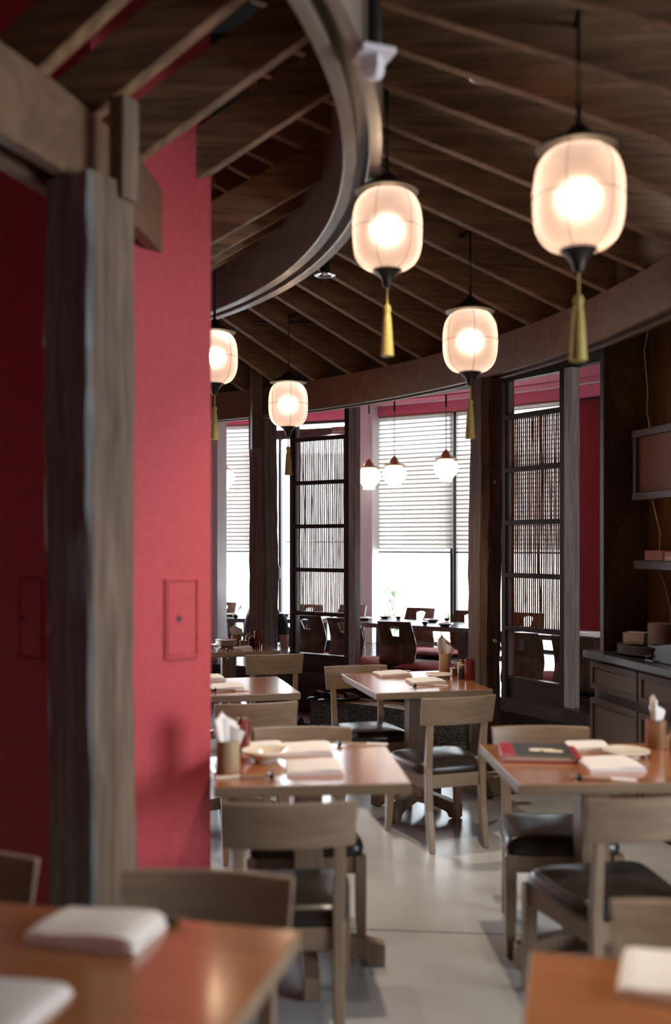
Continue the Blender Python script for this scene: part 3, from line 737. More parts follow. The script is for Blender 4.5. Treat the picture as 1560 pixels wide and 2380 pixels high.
# ------------------------------------------------------------------ dining tables
TH = .75
def table(label, c, deg, w, d, ped=((0, 0),), feet=(0, 90)):
    o = thing('dining_table', label, 'table', (c[0], c[1], 0), D(deg))
    MB().box((0, 0, TH - .0185), (w, d, .037)).build('edge_band', M['table_edge'], o, bevel=.003, seg=1)
    MB().box((0, 0, TH - .0005), (w - .008, d - .008, .003)).build('table_top', M['table'], o)
    for px, py in ped:
        MB().box((px, py, (TH - .06) / 2 + .05), (.105, .105, TH - .15)).build('pedestal', M['pedestal'], o, bevel=.004, seg=1)
        cr = MB().box((px, py, TH - .052), (min(w - .2, .5), .06, .03)).box((px, py, TH - .052), (.06, min(d - .2, .5), .03)); cr.build('top_bearer', M['pedestal'], o)
        for rz in feet:
            q = D(rz); L = .285; pr_ = []
            for i in range(13):
                x = -L + 2 * L * i / 12; t_ = abs(x / L); pr_.append((x, .075 + .055 * (1 - t_ ** 1.6)))
            lo = [(L, .0), (L - .06, .0), (L - .075, .028)] + [(L * .5, .050), (0, .062), (-L * .5, .050)] + [(-L + .075, .028), (-L + .06, 0), (-L, 0)]
            poly = [(x, z) for x, z in pr_] + lo
            # triangulated side faces via a strip: convex enough for an n-gon
            cq, sq = math.cos(q), math.sin(q)
            pts = [Vector((px + x * cq + .028 * sq, py + x * sq - .028 * cq, z + .006)) for x, z in poly]
            m = MB().extr(pts, (-.056 * sq, .056 * cq, 0)); f_ = m.build('foot', M['pedestal'], o, bevel=.002, seg=1)
            for s in (-1, 1): MB().tube([(px + s * (L - .03) * cq, py + s * (L - .03) * sq, 0), (px + s * (L - .03) * cq, py + s * (L - .03) * sq, .01)], .016, 10).build('glide', M['iron'], f_)
    return o
table('square dining table with condiments beside the rough dark post', (.452, 5.84), 13, .67, .84, ((0, -.06),), (45, 135))
table('square dining table with plate bowl and napkin cup by the pillar edge', (-.103, 3.655), 5, .66, .68)
table('square dining table bearing only napkins and chopsticks beyond the pillar', (-.600, 5.63), 14, .68, .68)
table('dining table with the plate stack in front of the two-toned post', (-.83, 7.70), 15, .70, .60)
table('dining table with the red and charcoal menu book', (.945, 3.675), 3, .70, .66)
table('large orange-brown dining table with a thick napkin beside the red pillar', (-.786, 1.882), -14, 1.30, .70, ((-.42, 0), (.36, 0)))
table('orange-brown dining table with a single napkin across the aisle', (.745, 1.505), -14, .92, .72)

# ------------------------------------------------------------------ table settings
def napkin_body():
    o = root('folded_napkin')
    def layer(w, d, z, t, sx, seed):
        rg = random.Random(seed); m = MB(); nu, nv = 12, 12
        def top(u, v): return (sx + (u - .5) * w, (v - .5) * d, z + t + .0022 * math.sin(u * 5 + seed) + .0016 * math.cos(v * 6 + seed) - .004 * (max(0, abs(u - .5) * 2 - .86) / .14) ** 2)
        def bot(u, v): return (sx + (u - .5) * w, (v - .5) * d, z)
        m.grid(top, nu, nv); m.grid(bot, nu, nv)
        b = (nu + 1) * (nv + 1)
        ring = [i for i in range(nu + 1)] + [j * (nu + 1) + nu for j in range(1, nv + 1)] + [nv * (nu + 1) + i for i in range(nu - 1, -1, -1)] + [j * (nu + 1) for j in range(nv - 1, 0, -1)]
        for i in range(len(ring)): p, q = ring[i], ring[(i + 1) % len(ring)]; m.f.append((p, q, q + b, p + b)); m.m.append(0)
        return m
    layer(.20, .195, .0005, .008, 0, 1).build('lower_fold', M['napkin'], o, smooth=True, angle=.9)
    layer(.197, .19, .0088, .008, -.002, 4).build('upper_fold', M['napkin'], o, smooth=True, angle=.9)
    return o
NK = Kind(napkin_body)
def nap(label, x, y, deg, sc=1.0, z=TH + .001):
    p = ph(x, y, z); o = NK.at(label, 'napkin', p, D(deg), 'white folded napkins'); o.scale = (sc, sc, 1.15); return o
nap('white folded napkin at the window side of the rough-post table, beside its plate', 912, 1569, 13)
nap('white folded napkin at the room side of the rough-post table', 990, 1586, 10)
nap('white folded napkin at the window side of the plate bowl table', 712, 1745, 4)
nap('white folded napkin at the room side of the plate bowl table', 730, 1788, 5)
nap('white folded napkin standing behind the plate bowl', 610, 1742, 5, .8)
nap('white folded napkin at the window side of the bare napkin table', 480, 1579, 14)
nap('white folded napkin at the room side of the bare napkin table', 525, 1600, 10)
nap('white folded napkin next to the stacked plates', 564, 1508, 10, .7)
nap('white folded napkin between the menu book and the plate', 1366, 1740, -8, .8)
nap('white folded napkin with chopsticks on the menu book table', 1417, 1781, 3)
o = nap('thick white folded napkin on the large orange-brown table', 226, 2175, -14); o.scale = (1.2, .80, 1.9)
o = nap('thin white folded napkin on the large orange-brown table', -20, 2355, -14)
o = nap('single white folded napkin on the orange-brown table across the aisle', 1590, 2290, -20); o.scale = (1.1, 1, 1.6)

def rest_body():
    o = root('chopstick_rest')
    MB().lathe([(0, -.020), (.009, -.019), (.010, -.013), (.0055, -.004), (.0055, .004), (.010, .013), (.009, .019), (0, .020)], 14).build('spool', M['black_ware'], o, smooth=True).rotation_euler = (0, math.pi / 2, 0)
    return o
RK = Kind(rest_body)
def stick_body():
    o = root('chopstick'); L = .225
    MB().tube([(0, 0, 0), (L * .55, 0, 0), (L, 0, 0)], [.0022, .003, .0036], 8).build('shaft', M['chopstick'], o, smooth=True)
    MB().tube([(L * .62, 0, 0), (L * .99, 0, 0)], .0039, 8).build('paper_sleeve', M['tissue'], o, smooth=True)
    return o
STK = Kind(stick_body)
def setting(where, x, y, deg, z=TH + .001, sc=1.0):
    p = ph(x, y, z)
    r_ = RK.at('black spool chopstick rest ' + where, 'chopstick rest', p + Vector((0, 0, .010)), D(deg + 90), 'black chopstick rests')
    for i in (-1, 1):
        d = Vector((math.cos(D(deg)), math.sin(D(deg)), 0)); n_ = Vector((-d.y, d.x, 0))
        s = STK.at('wrapped chopstick of the pair ' + where, 'chopstick', p + n_ * i * .0045 - d * .03 + Vector((0, 0, .0135)), D(deg), 'paired chopsticks')
        s.rotation_euler = (0, D(3.0), D(deg))
setting('at the room side of the rough-post table', 964, 1596, 8)
setting('at the window side of the rough-post table', 884, 1562, 10)
setting('at the room side of the plate bowl table', 631, 1808, 183)
setting('at the window side of the plate bowl table', 789, 1733, 5)
setting('beside the stacked plates', 528, 1513, 8)
setting('at the room side of the bare napkin table', 500, 1607, 6)
setting('on the menu book table', 1345, 1813, -4)
setting('beside the thick napkin', 402, 2147, 166)

def plate_body():
    o = root('round_plate')
    MB().lathe([(0, 0), (.045, 0), (.047, .004), (.080, .018), (.086, .021), (.084, .024), (.050, .012), (.0, .010)], 36).build('dish', M['white_ware'], o, smooth=True)
    MB().lathe([(.042, -.001), (.046, -.001), (.047, .003), (.043, .003)], 36).build('foot_ring', M['white_ware'], o, smooth=True)
    return o
PLK = Kind(plate_body)
def plate(label, x, y, z=TH + .001, sc=1.0, group='cream round plates'):
    p = ph(x, y, z + .001); o = PLK.at(label, 'plate', p, 0, group); o.scale = (sc,) * 3; return o
plate('cream round plate on the rough-post table beside the condiments', 1018, 1575, sc=1.0)
o = plate('deep cream plate on the table by the pillar edge', 617, 1767, sc=.98); o.scale = (.98, .98, 1.7)
plate('cream round plate on the menu book table', 1456, 1757, sc=1.02)
p = ph(527, 1503, TH + .001)
for i in range(4):
    o = PLK.at('cream plate in the stack of four on the table by the two-toned post', 'plate', p + Vector((0, 0, .001 + i * .0125)), 0, 'plates stacked before the two-toned post'); o.scale = (1.02, 1.02, .8)
plate('cream plate beside the stack of four, cut off by the pillar', 484, 1503, sc=.9)

def cup_body():
    o = root('napkin_cup')
    MB().lathe([(0, 0), (.040, 0), (.042, .004), (.041, .112), (.039, .112), (.039, .02), (0, .02)], 28).build('cup', M['bamboo_cup'], o, smooth=True)
    rg = random.Random(8)
    for i in range(3):
        m = MB(); a_ = i * 2.0 + .4
        def sheet(u, v, a_=a_, i=i):
            x = (u - .5) * .10; y = (i - 1) * .014 + .012 * math.sin(u * 6 + i * 2) ; z = .06 + v * (.115 + .02 * i) * (1 - .5 * abs(u - .35))
            sp = .55 + .6 * v
            xr, yr = x * sp, y * sp + .012 * v * math.sin(3 * u + i)
            return (xr * math.cos(.3 * i) - yr * math.sin(.3 * i), xr * math.sin(.3 * i) + yr * math.cos(.3 * i), z)
        m.grid(sheet, 8, 6); m.build('paper_napkin', M['tissue'], o, smooth=True)
    return o
CUP = Kind(cup_body)
p = ph(530, 1793, TH + .001); o = CUP.at('pale bamboo cup of paper napkins by the pillar edge', 'napkin cup', p, .5, 'napkin cups')
p = ph(1035, 1566, TH + .001); o = CUP.at('bamboo cup of paper napkins on the rough-post table', 'napkin cup', p, .2, 'napkin cups'); o.scale = (.92, .92, 1.15)
p = ph(550, 1499, TH + .001); o = CUP.at('brown cup of paper napkins behind the stacked plates', 'napkin cup', p, .1, 'napkin cups'); o.scale = (.95, .95, .75)
for c in o.children:
    if c.name.startswith('cup'): c.data = c.data.copy(); c.data.materials[0] = M['wood_cup']
p = ph(1525, 1738, TH + .001); o = CUP.at('brown cup of paper napkins on the menu book table', 'napkin cup', p, .9, 'napkin cups'); o.scale = (.95, .95, 1.0)
for c in o.children:
    if c.name.startswith('cup'): c.data = c.data.copy(); c.data.materials[0] = M['wood_cup']

def fluted_body():
    o = root('lacquer_cup'); m = MB(); n = 40
    prof = [(0, 0), (.030, 0), (.031, .004), (.031, .118), (.027, .120), (.027, .03), (0, .03)]
    P = []
    for r_, z in prof:
        for j in range(n): rr = r_ * (1 + (.05 * math.cos(8 * 2 * math.pi * j / n) if r_ > .0305 else 0)); P.append((rr * math.cos(2 * math.pi * j / n), rr * math.sin(2 * math.pi * j / n), z))
    m.add(P, [(i * n + j, i * n + (j + 1) % n, i * n + n + (j + 1) % n, i * n + n + j) for i in range(len(prof) - 1) for j in range(n)])
    m.build('cup', M['red_lacquer'], o, smooth=True, weld=True)
    t = MB()
    for k_ in range(5): t.tube([(.012 * math.cos(k_ * 1.3), .012 * math.sin(k_ * 1.3), .03), (.019 * math.cos(k_ * 1.3), .019 * math.sin(k_ * 1.3), .128)], .004, 6)
    t.build('stirrer', M['brass'], o)
    return o
FK = Kind(fluted_body)
FK.at('fluted red lacquer cup beside the rough dark post', 'cup', ph(1092, 1580, TH + .001), 0, 'red lacquer cups')
FK.at('fluted red lacquer cup behind the napkin cup by the pillar', 'cup', ph(562, 1745, TH + .001), 0, 'red lacquer cups')
FK.at('fluted red lacquer cup beside the stacked plates', 'cup', ph(600, 1503, TH + .001), 0, 'red lacquer cups')
def small_box(label, p, rz, w, d, h, m='wood_cup', lid=True):
    o = thing('condiment_box', label, 'box', p, rz, 'condiment boxes')
    MB().box((0, 0, h / 2), (w, d, h)).build('body', M[m], o, bevel=.004)
    if lid: MB().box((0, 0, h + .005), (w + .006, d + .006, .010)).build('lid', M[m], o, bevel=.003); MB().lathe([(0, h + .010), (.008, h + .011), (.009, h + .018), (0, h + .022)], 10).build('knob', M[m], o, smooth=True)
    return o
small_box('low wooden condiment box beside the bamboo napkin cup', ph(1060, 1571, TH + .001), .2, .062, .05, .040)
small_box('low wooden condiment box beside the stacked plates', ph(566, 1504, TH + .001), .2, .055, .05, .042)
def jar(label, p, r, h, m, cap):
    o = thing('sauce_bottle', label, 'bottle', p, 0, 'sauce bottles')
    MB().lathe([(0, 0), (r, 0), (r, h * .72), (r * .85, h * .80), (r * .5, h * .86), (r * .5, h * .9), (0, h * .9)], 20).build('bottle', M[m], o, smooth=True)
    MB().lathe([(0, h * .88), (r * .62, h * .88), (r * .62, h), (0, h)], 16).build('stopper', M[cap], o, smooth=True)
jar('dark glass sauce bottle beside the red cup by the rough dark post', ph(1074, 1578, TH + .001), .025, .085, 'dark_jar', 'bamboo_cup')
jar('slim bamboo shaker behind the dark sauce bottle', ph(1070, 1565, TH + .001), .018, .085, 'bamboo_cup', 'wood_cup')
jar('bamboo shaker beside the red cup at the two-toned post', ph(577, 1499, TH + .001), .022, .090, 'bamboo_cup', 'bamboo_cup')
jar('dark sauce bottle between shaker and red cup at the two-toned post', ph(585, 1501, TH + .001), .024, .075, 'dark_jar', 'bamboo_cup')
jar('brown shaker at the edge of the menu book table', ph(1566, 1752, TH + .001), .024, .09, 'wood_cup', 'wood_cup')

# menu book
p = ph(1248, 1757, TH + .001)
o = thing('menu_book', 'charcoal menu book with red spine and edges and printed blossoms', 'menu', p, D(-6))
MB().box((0, 0, .004), (.270, .235, .006)).build('back_cover', M['menu_red'], o, bevel=.002, seg=1)
MB().box((.002, 0, .013), (.258, .225, .012)).build('pages', M['paper'], o)
MB().box((.02, 0, .0225), (.215, .235, .006)).build('front_cover', M['menu_dark'], o, bevel=.002, seg=1)
MB().box((-.112, 0, .0227), (.052, .235, .0066)).build('spine_band', M['menu_red'], o, bevel=.002, seg=1)
MB().box((.137, -.01, .0185), (.03, .22, .006)).build('ribbon', M['menu_red'], o, bevel=.002, seg=1)
fl = MB()
for cx_, cy_, rr in ((-.008, -.012, .022), (.047, -.018, .026), (.078, -.03, .016), (.02, .0, .012)):
    for k_ in range(5): fl.lathe([(0, .0256), (rr * .55, .0256), (rr * .5, .0266), (0, .0268)], 10, (cx_ + rr * .6 * math.cos(k_ * 1.257), cy_ + rr * .6 * math.sin(k_ * 1.257), 0))
fl.build('blossom_print', M['flower'], o)

# ------------------------------------------------------------------ raised floor furniture
def zaisu_body():
    o = root('legless_chair')
    prof = [(.36, .012), (.20, .010), (.06, .010), (.0, .016), (-.040, .038), (-.058, .085), (-.045, .145), (-.030, .20), (-.040, .27), (-.075, .35), (-.120, .45)]
    # arc length table
    S = [0]
    for i in range(1, len(prof)): S.append(S[-1] + math.dist(prof[i], prof[i - 1]))
    def at(s_):
        for i in range(1, len(prof)):
            if s_ <= S[i] + 1e-9:
                t_ = (s_ - S[i - 1]) / (S[i] - S[i - 1]); break
        def cr(j): return prof[min(max(j, 0), len(prof) - 1)]
        p0_, p1_, p2_, p3_ = cr(i - 2), cr(i - 1), cr(i), cr(i + 1)
        def c(k_): return .5 * (2 * p1_[k_] + (p2_[k_] - p0_[k_]) * t_ + (2 * p0_[k_] - 5 * p1_[k_] + 4 * p2_[k_] - p3_[k_]) * t_ ** 2 + (3 * p1_[k_] - p0_[k_] - 3 * p2_[k_] + p3_[k_]) * t_ ** 3)
        return c(0), c(1)
    T = S[-1]; us = [-1, -.7, -.40, -.2, 0, .2, .40, .7, 1]; vs_ = [T * i / 26 for i in range(27)]
    v_lo, v_hi = 21, 25                                  # rows holding the grip hole
    bm = bmesh.new(); g = {}
    def co(u, s_):
        y, z = at(s_); hw = .182 - .012 * max(0, (z - .25) / .2)
        cup = .030 * (u * u) * min(1, max(0, (z - .03) / .1)) * (1 if z > .03 else 0)
        return Vector((u * hw, y + cup, z))
    for j, s_ in enumerate(vs_):
        for i, u in enumerate(us): g[i, j] = bm.verts.new(co(u, s_))
    for j in range(26):
        for i in range(8):
            if v_lo <= j < v_hi and 2 <= i < 6: continue
            bm.faces.new((g[i, j], g[i + 1, j], g[i + 1, j + 1], g[i, j + 1]))
    per = [(i, v_lo) for i in range(2, 7)] + [(6, j) for j in range(v_lo + 1, v_hi + 1)] + [(i, v_hi) for i in range(5, 1, -1)] + [(2, j) for j in range(v_hi - 1, v_lo, -1)]
    hole = []
    s0, s1 = vs_[v_lo] + .012, vs_[v_hi] - .010
    for (i, j) in per:
        u = us[i] * .78; f_ = (j - v_lo) / (v_hi - v_lo)
        top = s1 - .016 * (u / .31) ** 2; 
        uu = u * (.62 + .38 * f_); hole.append(bm.verts.new(co(uu, s0 + (top - s0) * f_)))
    for k_ in range(len(per)):
        a_, b_ = per[k_], per[(k_ + 1) % len(per)]
        bm.faces.new((g[a_], g[b_], hole[(k_ + 1) % len(per)], hole[k_]))
    bmesh.ops.recalc_face_normals(bm, faces=bm.faces)
    bmesh.ops.solidify(bm, geom=bm.faces[:], thickness=.013)
    for f_ in bm.faces: f_.smooth = True
    for e_ in bm.edges:
        if e_.is_manifold and e_.calc_face_angle(0) > .8: e_.smooth = False
    me = bpy.data.meshes.new('shell'); bm.to_mesh(me); bm.free(); me.materials.append(M['zaisu'])
    c = bpy.data.objects.new('bent_shell', me); COL.objects.link(c); c.parent = o
    pad = MB(); pad.box((0, .20, .024), (.30, .28, .022)); pad.build('seat_pad', M['cushion'], o, bevel=.009, smooth=True)
    return o
ZK = Kind(zaisu_body)
GZ = 'bent plywood legless chairs on the raised floor'
def zaisu(label, x, y_base, deg):
    p = ph(x, y_base, P_H); return ZK.at(label, 'legless chair', (p.x, p.y, P_H), D(deg), GZ)
zaisu('bent plywood legless chair alone between the door-side screen and the rough dark post', 928, 1556, -33)
zaisu('bent plywood legless chair cut by the end post of the door-side screen', 808, 1542, -30)
zaisu('bent plywood legless chair behind the door-side screen next to the two-toned post', 722, 1532, -28)
zaisu('bent plywood legless chair behind the screen beside the red end wall, back to it', 1218, 1597, -38)
zaisu('bent plywood legless chair between the end-wall screen and the service cabinet', 1342, 1612, -40)
zaisu('bent plywood legless chair on the window side of the low table with dishes', 970, 1509, 150)
zaisu('bent plywood legless chair on the window side, half hidden by the rough dark post', 1082, 1520, 148)
zaisu('bent plywood legless chair by the glass door, nearer the two-toned post', 712, 1496, 155)
zaisu('bent plywood legless chair by the glass door, nearer the pale column', 812, 1498, 152)
zaisu('bent plywood legless chair by the window behind the end-wall screen', 1220, 1528, 148)
zaisu('bent plywood legless chair mostly hidden by the veneered partition', 512, 1487, 160)
def cushion_body():
    o = root('floor_cushion'); m = MB(); n = 16
    def f_(sg):
        def g_(u, v):
            x, y = u * 2 - 1, v * 2 - 1; e = max(abs(x), abs(y)); z = .040 * math.sqrt(max(0, (1 - abs(x) ** 3) * (1 - abs(y) ** 3)))
            k_ = 1 - .06 * (1 - abs(x)) * abs(y) - .06 * (1 - abs(y)) * abs(x)
            return (x * .235 * k_, y * .235 * k_, .040 + sg * z + .002 * math.sin(9 * x + 5 * y))
        return g_
    m.grid(f_(1), n, n).grid(f_(-1), n, n); m.build('cover', M['cushion'], o, smooth=True, weld=True)
    tf = MB()
    for sx in (-1, 1):
        for sy in (-1, 1): tf.tube([(sx * .23, sy * .23, .04), (sx * .25, sy * .25, .03)], [.008, .003], 6)
    tf.build('corner_tuft', M['cushion'], o)
    return o
ZU = Kind(cushion_body)
for lb, x, y, dg in (('maroon floor cushion beside the lone legless chair, toward the rough post', 995, 1552, -35), ('maroon floor cushion between the screen end post and the lone legless chair', 862, 1540, -32),
                     ('maroon floor cushion at the window side of the low table', 1010, 1519, -33), ('maroon floor cushion beneath the end-wall screen', 1275, 1577, -38),
                     ('maroon floor cushion beneath the door-side screen between two legless chairs', 765, 1532, -30)):
    p = ph(x, y, P_H + .03); ZU.at(lb, 'cushion', (p.x, p.y, P_H), D(dg), 'maroon floor cushions')
LTH = P_H + .36
def low_table(label, xa, ya, xb, yb, depth):
    a, b = ph(xa, ya, LTH), ph(xb, yb, LTH); u = (b - a); w = u.length; rz = math.atan2(u.y, u.x)
    o = thing('low_table', label, 'low table', (a.x, a.y, P_H), rz)
    h = LTH - P_H
    MB().box((w / 2, depth / 2, h - .022), (w, depth, .044)).build('table_top', M['lowtable'], o, bevel=.003, seg=1)
    for x in (.10, w - .10):
        for y in (.07, depth - .07): MB().box((x, y, (h - .044) / 2), (.085, .085, h - .044)).build('leg', M['lowtable'], o, bevel=.002, seg=1)
    return o
low_table('long low dark table with dishes by the window', 800, 1445, 1092, 1461, .62)
low_table('low dark table behind the door-side screen and the two-toned post', 515, 1437, 742, 1440.7, .70)
low_table('low dark table by the red end wall behind its bamboo screen', 1190, 1470, 1420, 1488, .72)
def dish_body():
    o = root('small_dish')
    MB().lathe([(0, 0), (.04, 0), (.075, .020), (.088, .024), (.086, .027), (.04, .008), (0, .007)], 28).build('dish', M['white_ware'], o, smooth=True)
    MB().lathe([(0, -.0005), (.042, -.0005), (.074, .017), (.072, .019), (.04, .003), (0, .003)], 28).build('glaze_base', M['black_ware'], o, smooth=True)
    return o
DK = Kind(dish_body)
for lb, x, y in (('shallow dish at the window edge of the long low table, beside the pale column', 896, 1437), ('shallow dish on the long low table in front of the window-side legless chair', 1006, 1445),
                 ('shallow dish on the long low table close to the rough dark post', 1034, 1455), ('shallow dish on the long low table beside the screen end post', 846, 1441),
                 ('shallow dish on the low table between partition and two-toned post', 536, 1432), ('shallow dish on the low table between two-toned post and screen', 660, 1431)):
    DK.at(lb, 'dish', ph(x, y, LTH + .001), 0, 'shallow dishes on the low tables')
def bowl_body():
    o = root('sauce_bowl')
    MB().lathe([(0, 0), (.018, 0), (.020, .006), (.034, .030), (.032, .031), (.018, .010), (0, .008)], 20).build('bowl', M['black_ware'], o, smooth=True)
    return o
BK = Kind(bowl_body)
for lb, x, y in (('small black bowl on the long low table beside the lone legless chair', 988, 1453), ('small black bowl on the long low table near the pale column', 926, 1440), ('small black bowl on the long low table near the window mullion', 1039, 1444), ('small black bowl on the low table between partition and two-toned post', 548, 1437)):
    BK.at(lb, 'bowl', ph(x, y, LTH + .001), 0, 'small black bowls')
# papers and menus on the low table by the end wall
for i, (x, y, dg, m_) in enumerate(((1350, 1476, 10, 'white_plain'), (1372, 1472, -14, 'menu_red'), (1388, 1478, 24, 'white_plain'))):
    p = ph(x, y, LTH + .001 + i * .007); o = thing('menu_sheet', ['white menu sheet lowest in the pile by the red end wall', 'red-backed menu sheet in the middle of the pile by the red end wall', 'white menu sheet topmost in the pile by the red end wall'][i], 'menu', p, D(dg))
    MB().box((0, 0, .003), (.21, .28, .006)).build('cover', M[m_], o, bevel=.001, seg=1)
    MB().box((0, 0, .0063), (.17, .24, .0006)).build('page', M['napkin'], o)
# crumpled tissue on the left low table
m = MB(); rg = random.Random(5)
m.grid(lambda u, v: ((u - .5) * .2, (v - .5) * .12, .012 + .12 * max(0, 1 - abs(u - .4) * 2.6) * (.5 + .5 * math.sin(v * 3.1)) + .008 * math.sin(17 * u + 9 * v)), 12, 8)
o = m.build('paper_bundle', M['tissue'], smooth=True, loc=ph(566, 1428, LTH)); tag(o, 'crumpled printed paper on the low table between partition and two-toned post', 'paper')

# ------------------------------------------------------------------ step blocks and slippers
def rough_block(name, label, cat, a, b, depth, h, seed):
    u = (b - a); L = u.length; rz = math.atan2(u.y, u.x)
    o = thing(name, label, cat, (a.x, a.y, 0), rz)
    bm = bmesh.new(); bmesh.ops.create_cube(bm, size=1)
    for v in bm.verts: v.co = Vector(((v.co.x + .5) * L, (v.co.y + .5) * depth, (v.co.z + .5) * h))
    bmesh.ops.subdivide_edges(bm, edges=bm.edges, cuts=14, use_grid_fill=True)
    from mathutils import noise
    for v in bm.verts:
        n_ = noise.noise_vector(v.co * 9 + Vector((seed, 0, 0))) * .012 + noise.noise_vector(v.co * 30) * .006
        if v.co.z < .002: n_.z = 0
        v.co += n_; v.co.z = max(0, v.co.z)
    for f_ in bm.faces: f_.smooth = False
    me = bpy.data.meshes.new('block'); bm.to_mesh(me); bm.free(); me.materials.append(M['stone'])
    c = bpy.data.objects.new('block', me); COL.objects.link(c); c.parent = o
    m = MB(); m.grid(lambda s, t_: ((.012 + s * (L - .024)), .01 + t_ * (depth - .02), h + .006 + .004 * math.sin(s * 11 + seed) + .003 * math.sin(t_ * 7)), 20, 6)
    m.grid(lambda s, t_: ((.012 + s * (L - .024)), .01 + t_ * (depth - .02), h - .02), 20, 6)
    m.build('tan_top', M['stone_top'], o, smooth=True)
    return o
def flat(v): return Vector((v.x, v.y))
rough_block('stone_step', 'rough dark stone step with tan top before the raised floor', 'step', flat(ph(722, 1686, 0)), flat(ph(1085, 1746, 0)), .30, .232, 2)
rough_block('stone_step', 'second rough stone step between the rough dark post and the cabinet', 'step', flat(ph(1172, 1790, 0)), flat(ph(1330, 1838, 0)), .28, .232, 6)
def slipper_body():
    o = root('slipper')
    sole = []
    for i in range(24):
        t_ = 2 * math.pi * i / 24; y = .125 * math.sin(t_); x = (.042 + .008 * math.sin(t_)) * math.cos(t_); sole.append((x, y, 0))
    MB().extr(sole, (0, 0, .016)).build('sole', M['iron'], o, bevel=.003, seg=1)
    m = MB(); m.grid(lambda u, v: (.050 * math.cos(math.pi * (1 - u)) * (1 - .12 * v), .10 - (1 - v) * .11, .014 + .050 * math.sin(math.pi * u) * (1 - .55 * v ** 2)), 12, 6)
    m.build('upper', M['slipper'], o, smooth=True)
    return o
SLK = Kind(slipper_body)
for lb, x, y, dg, z in (('brown slipper on the stone step, at its very end', 738, 1622, -40, .243), ('brown slipper on the stone step, second from its end', 762, 1627, -40, .243), ('brown slipper on the stone step set apart toward the middle', 806, 1627, -70, .243), ('black slipper lying on the floor below the stone step end', 697, 1685, 60, .001)):
    SLK.at(lb, 'slipper', ph(x, y, z), D(dg), 'slippers at the stone step')

# ------------------------------------------------------------------ service cabinet and niche
CA = Vector((1.526, 5.93)); cu = Vector((.216, -.976)).normalized(); cn = Vector((-cu.y, cu.x))
RZ = math.atan2(cu.y, cu.x)                        # local x runs along the front, local +y goes back
def cab_pt(t_, d_, z): q = CA + cu * t_ + cn * d_; return Vector((q.x, q.y, z))
cabs = thing('service_cabinet', 'dark service cabinet with woven rattan drawers and doors', 'cabinet', (CA.x, CA.y, 0), RZ)
CL, CH, CD = 2.228, .88, .40
MB().box((CL / 2, CD / 2 + .012, .04 + (CH - .04) / 2), (CL, CD - .02, CH - .04)).build('carcass', M['cab'], cabs)
MB().box((CL / 2, CD / 2 + .04, .02), (CL - .04, CD - .06, .04)).build('plinth', M['cab'], cabs)
for i in range(4):
    x0, x1 = i * .557 + .012, (i + 1) * .557 - .006
    for nm, z0, z1 in (('drawer', .70, .862), ('door', .075, .645)):
        f_ = MB(); t_ = .032; w_ = x1 - x0
        f_.box(((x0 + x1) / 2, -.004, z0 + t_ / 2), (w_, .022, t_)).box(((x0 + x1) / 2, -.004, z1 - t_ / 2), (w_, .022, t_))
        f_.box((x0 + t_ / 2, -.004, (z0 + z1) / 2), (t_, .022, z1 - z0 - 2 * t_)).box((x1 - t_ / 2, -.004, (z0 + z1) / 2), (t_, .022, z1 - z0 - 2 * t_))
        fr = f_.build(nm, M['cab'], cabs)
        MB().box(((x0 + x1) / 2, .0, (z0 + z1) / 2), (w_ - 2 * t_ + .004, .010, z1 - z0 - 2 * t_ + .004)).build('rattan_panel', M['rattan'], fr)
ct = MB().box((CL / 2 - .01, CD / 2 - .02, CH + .0215), (CL + .03, CD + .05, .042)).build('counter_top', M['counter'], bevel=.003, seg=1)
ct.location = (CA.x, CA.y, 0); ct.rotation_euler = (0, 0, RZ); tag(ct, 'dark counter slab on the rattan cabinet', 'counter')
CT = CH + .0432
nic = sempty('wall_niche', (CA.x, CA.y, 0)); nic.rotation_euler = (0, 0, RZ)
MB().box((.042, .225, (CT + CEIL) / 2), (.045, .36, CEIL - CT)).build('niche_side', M['cab'], nic)
MB().box((.068, .235, (CT + CEIL) / 2), (.006, .33, CEIL - CT)).build('niche_lining', M['cab'], nic)
for i in range(12):
    MB().box((.172 + i * .205, .345, (CT + CEIL) / 2), (.202, .03, CEIL - CT)).build('plank', M['plank'] if i % 3 else M['plank'], nic, bevel=.003, seg=1)
MB().box((1.28, .40, (CT + CEIL) / 2), (2.52, .06, CEIL - CT)).build('niche_back', M['cab'], nic)
def cab_thing(name, label, cat, t_, d_, z, group=None, rz=0): return thing(name, label, cat, cab_pt(t_, d_, z), RZ + rz, group)
# rattan lamp box with a glow slot above and below
lz0, lz1 = 1.807, 2.205
o = cab_thing('wall_lamp', 'box wall lamp of woven rattan in a dark frame in the niche', 'lamp', .222, .17, lz0)
Lb = 1.0
fr = MB(); h = lz1 - lz0
fr.box((Lb / 2, 0, .02), (Lb + .02, .055, .045)).box((Lb / 2, 0, h - .02), (Lb + .02, .055, .045)).box((.018, 0, h / 2), (.036, .05, h)).box((Lb - .018, 0, h / 2), (.036, .05, h)).box((.018, .09, h / 2), (.036, .15, h - .02)).box((Lb - .018, .09, h / 2), (.036, .15, h - .02))
fr.build('lamp_frame', M['cab'], o, bevel=.003, seg=1)
MB().box((Lb / 2, 0, h / 2), (Lb - .06, .012, h - .08)).build('rattan_panel', M['rattan_lamp'], o)
M['tube'] = mat('lamp_tube', (1, 1, 1), .5, emit=(1.0, .62, .22), es=9)
MB().tube([(.15, .10, h * .6), (Lb - .1, .10, h * .6)], .014, 10).build('lamp_tube', M['tube'], o, smooth=True)
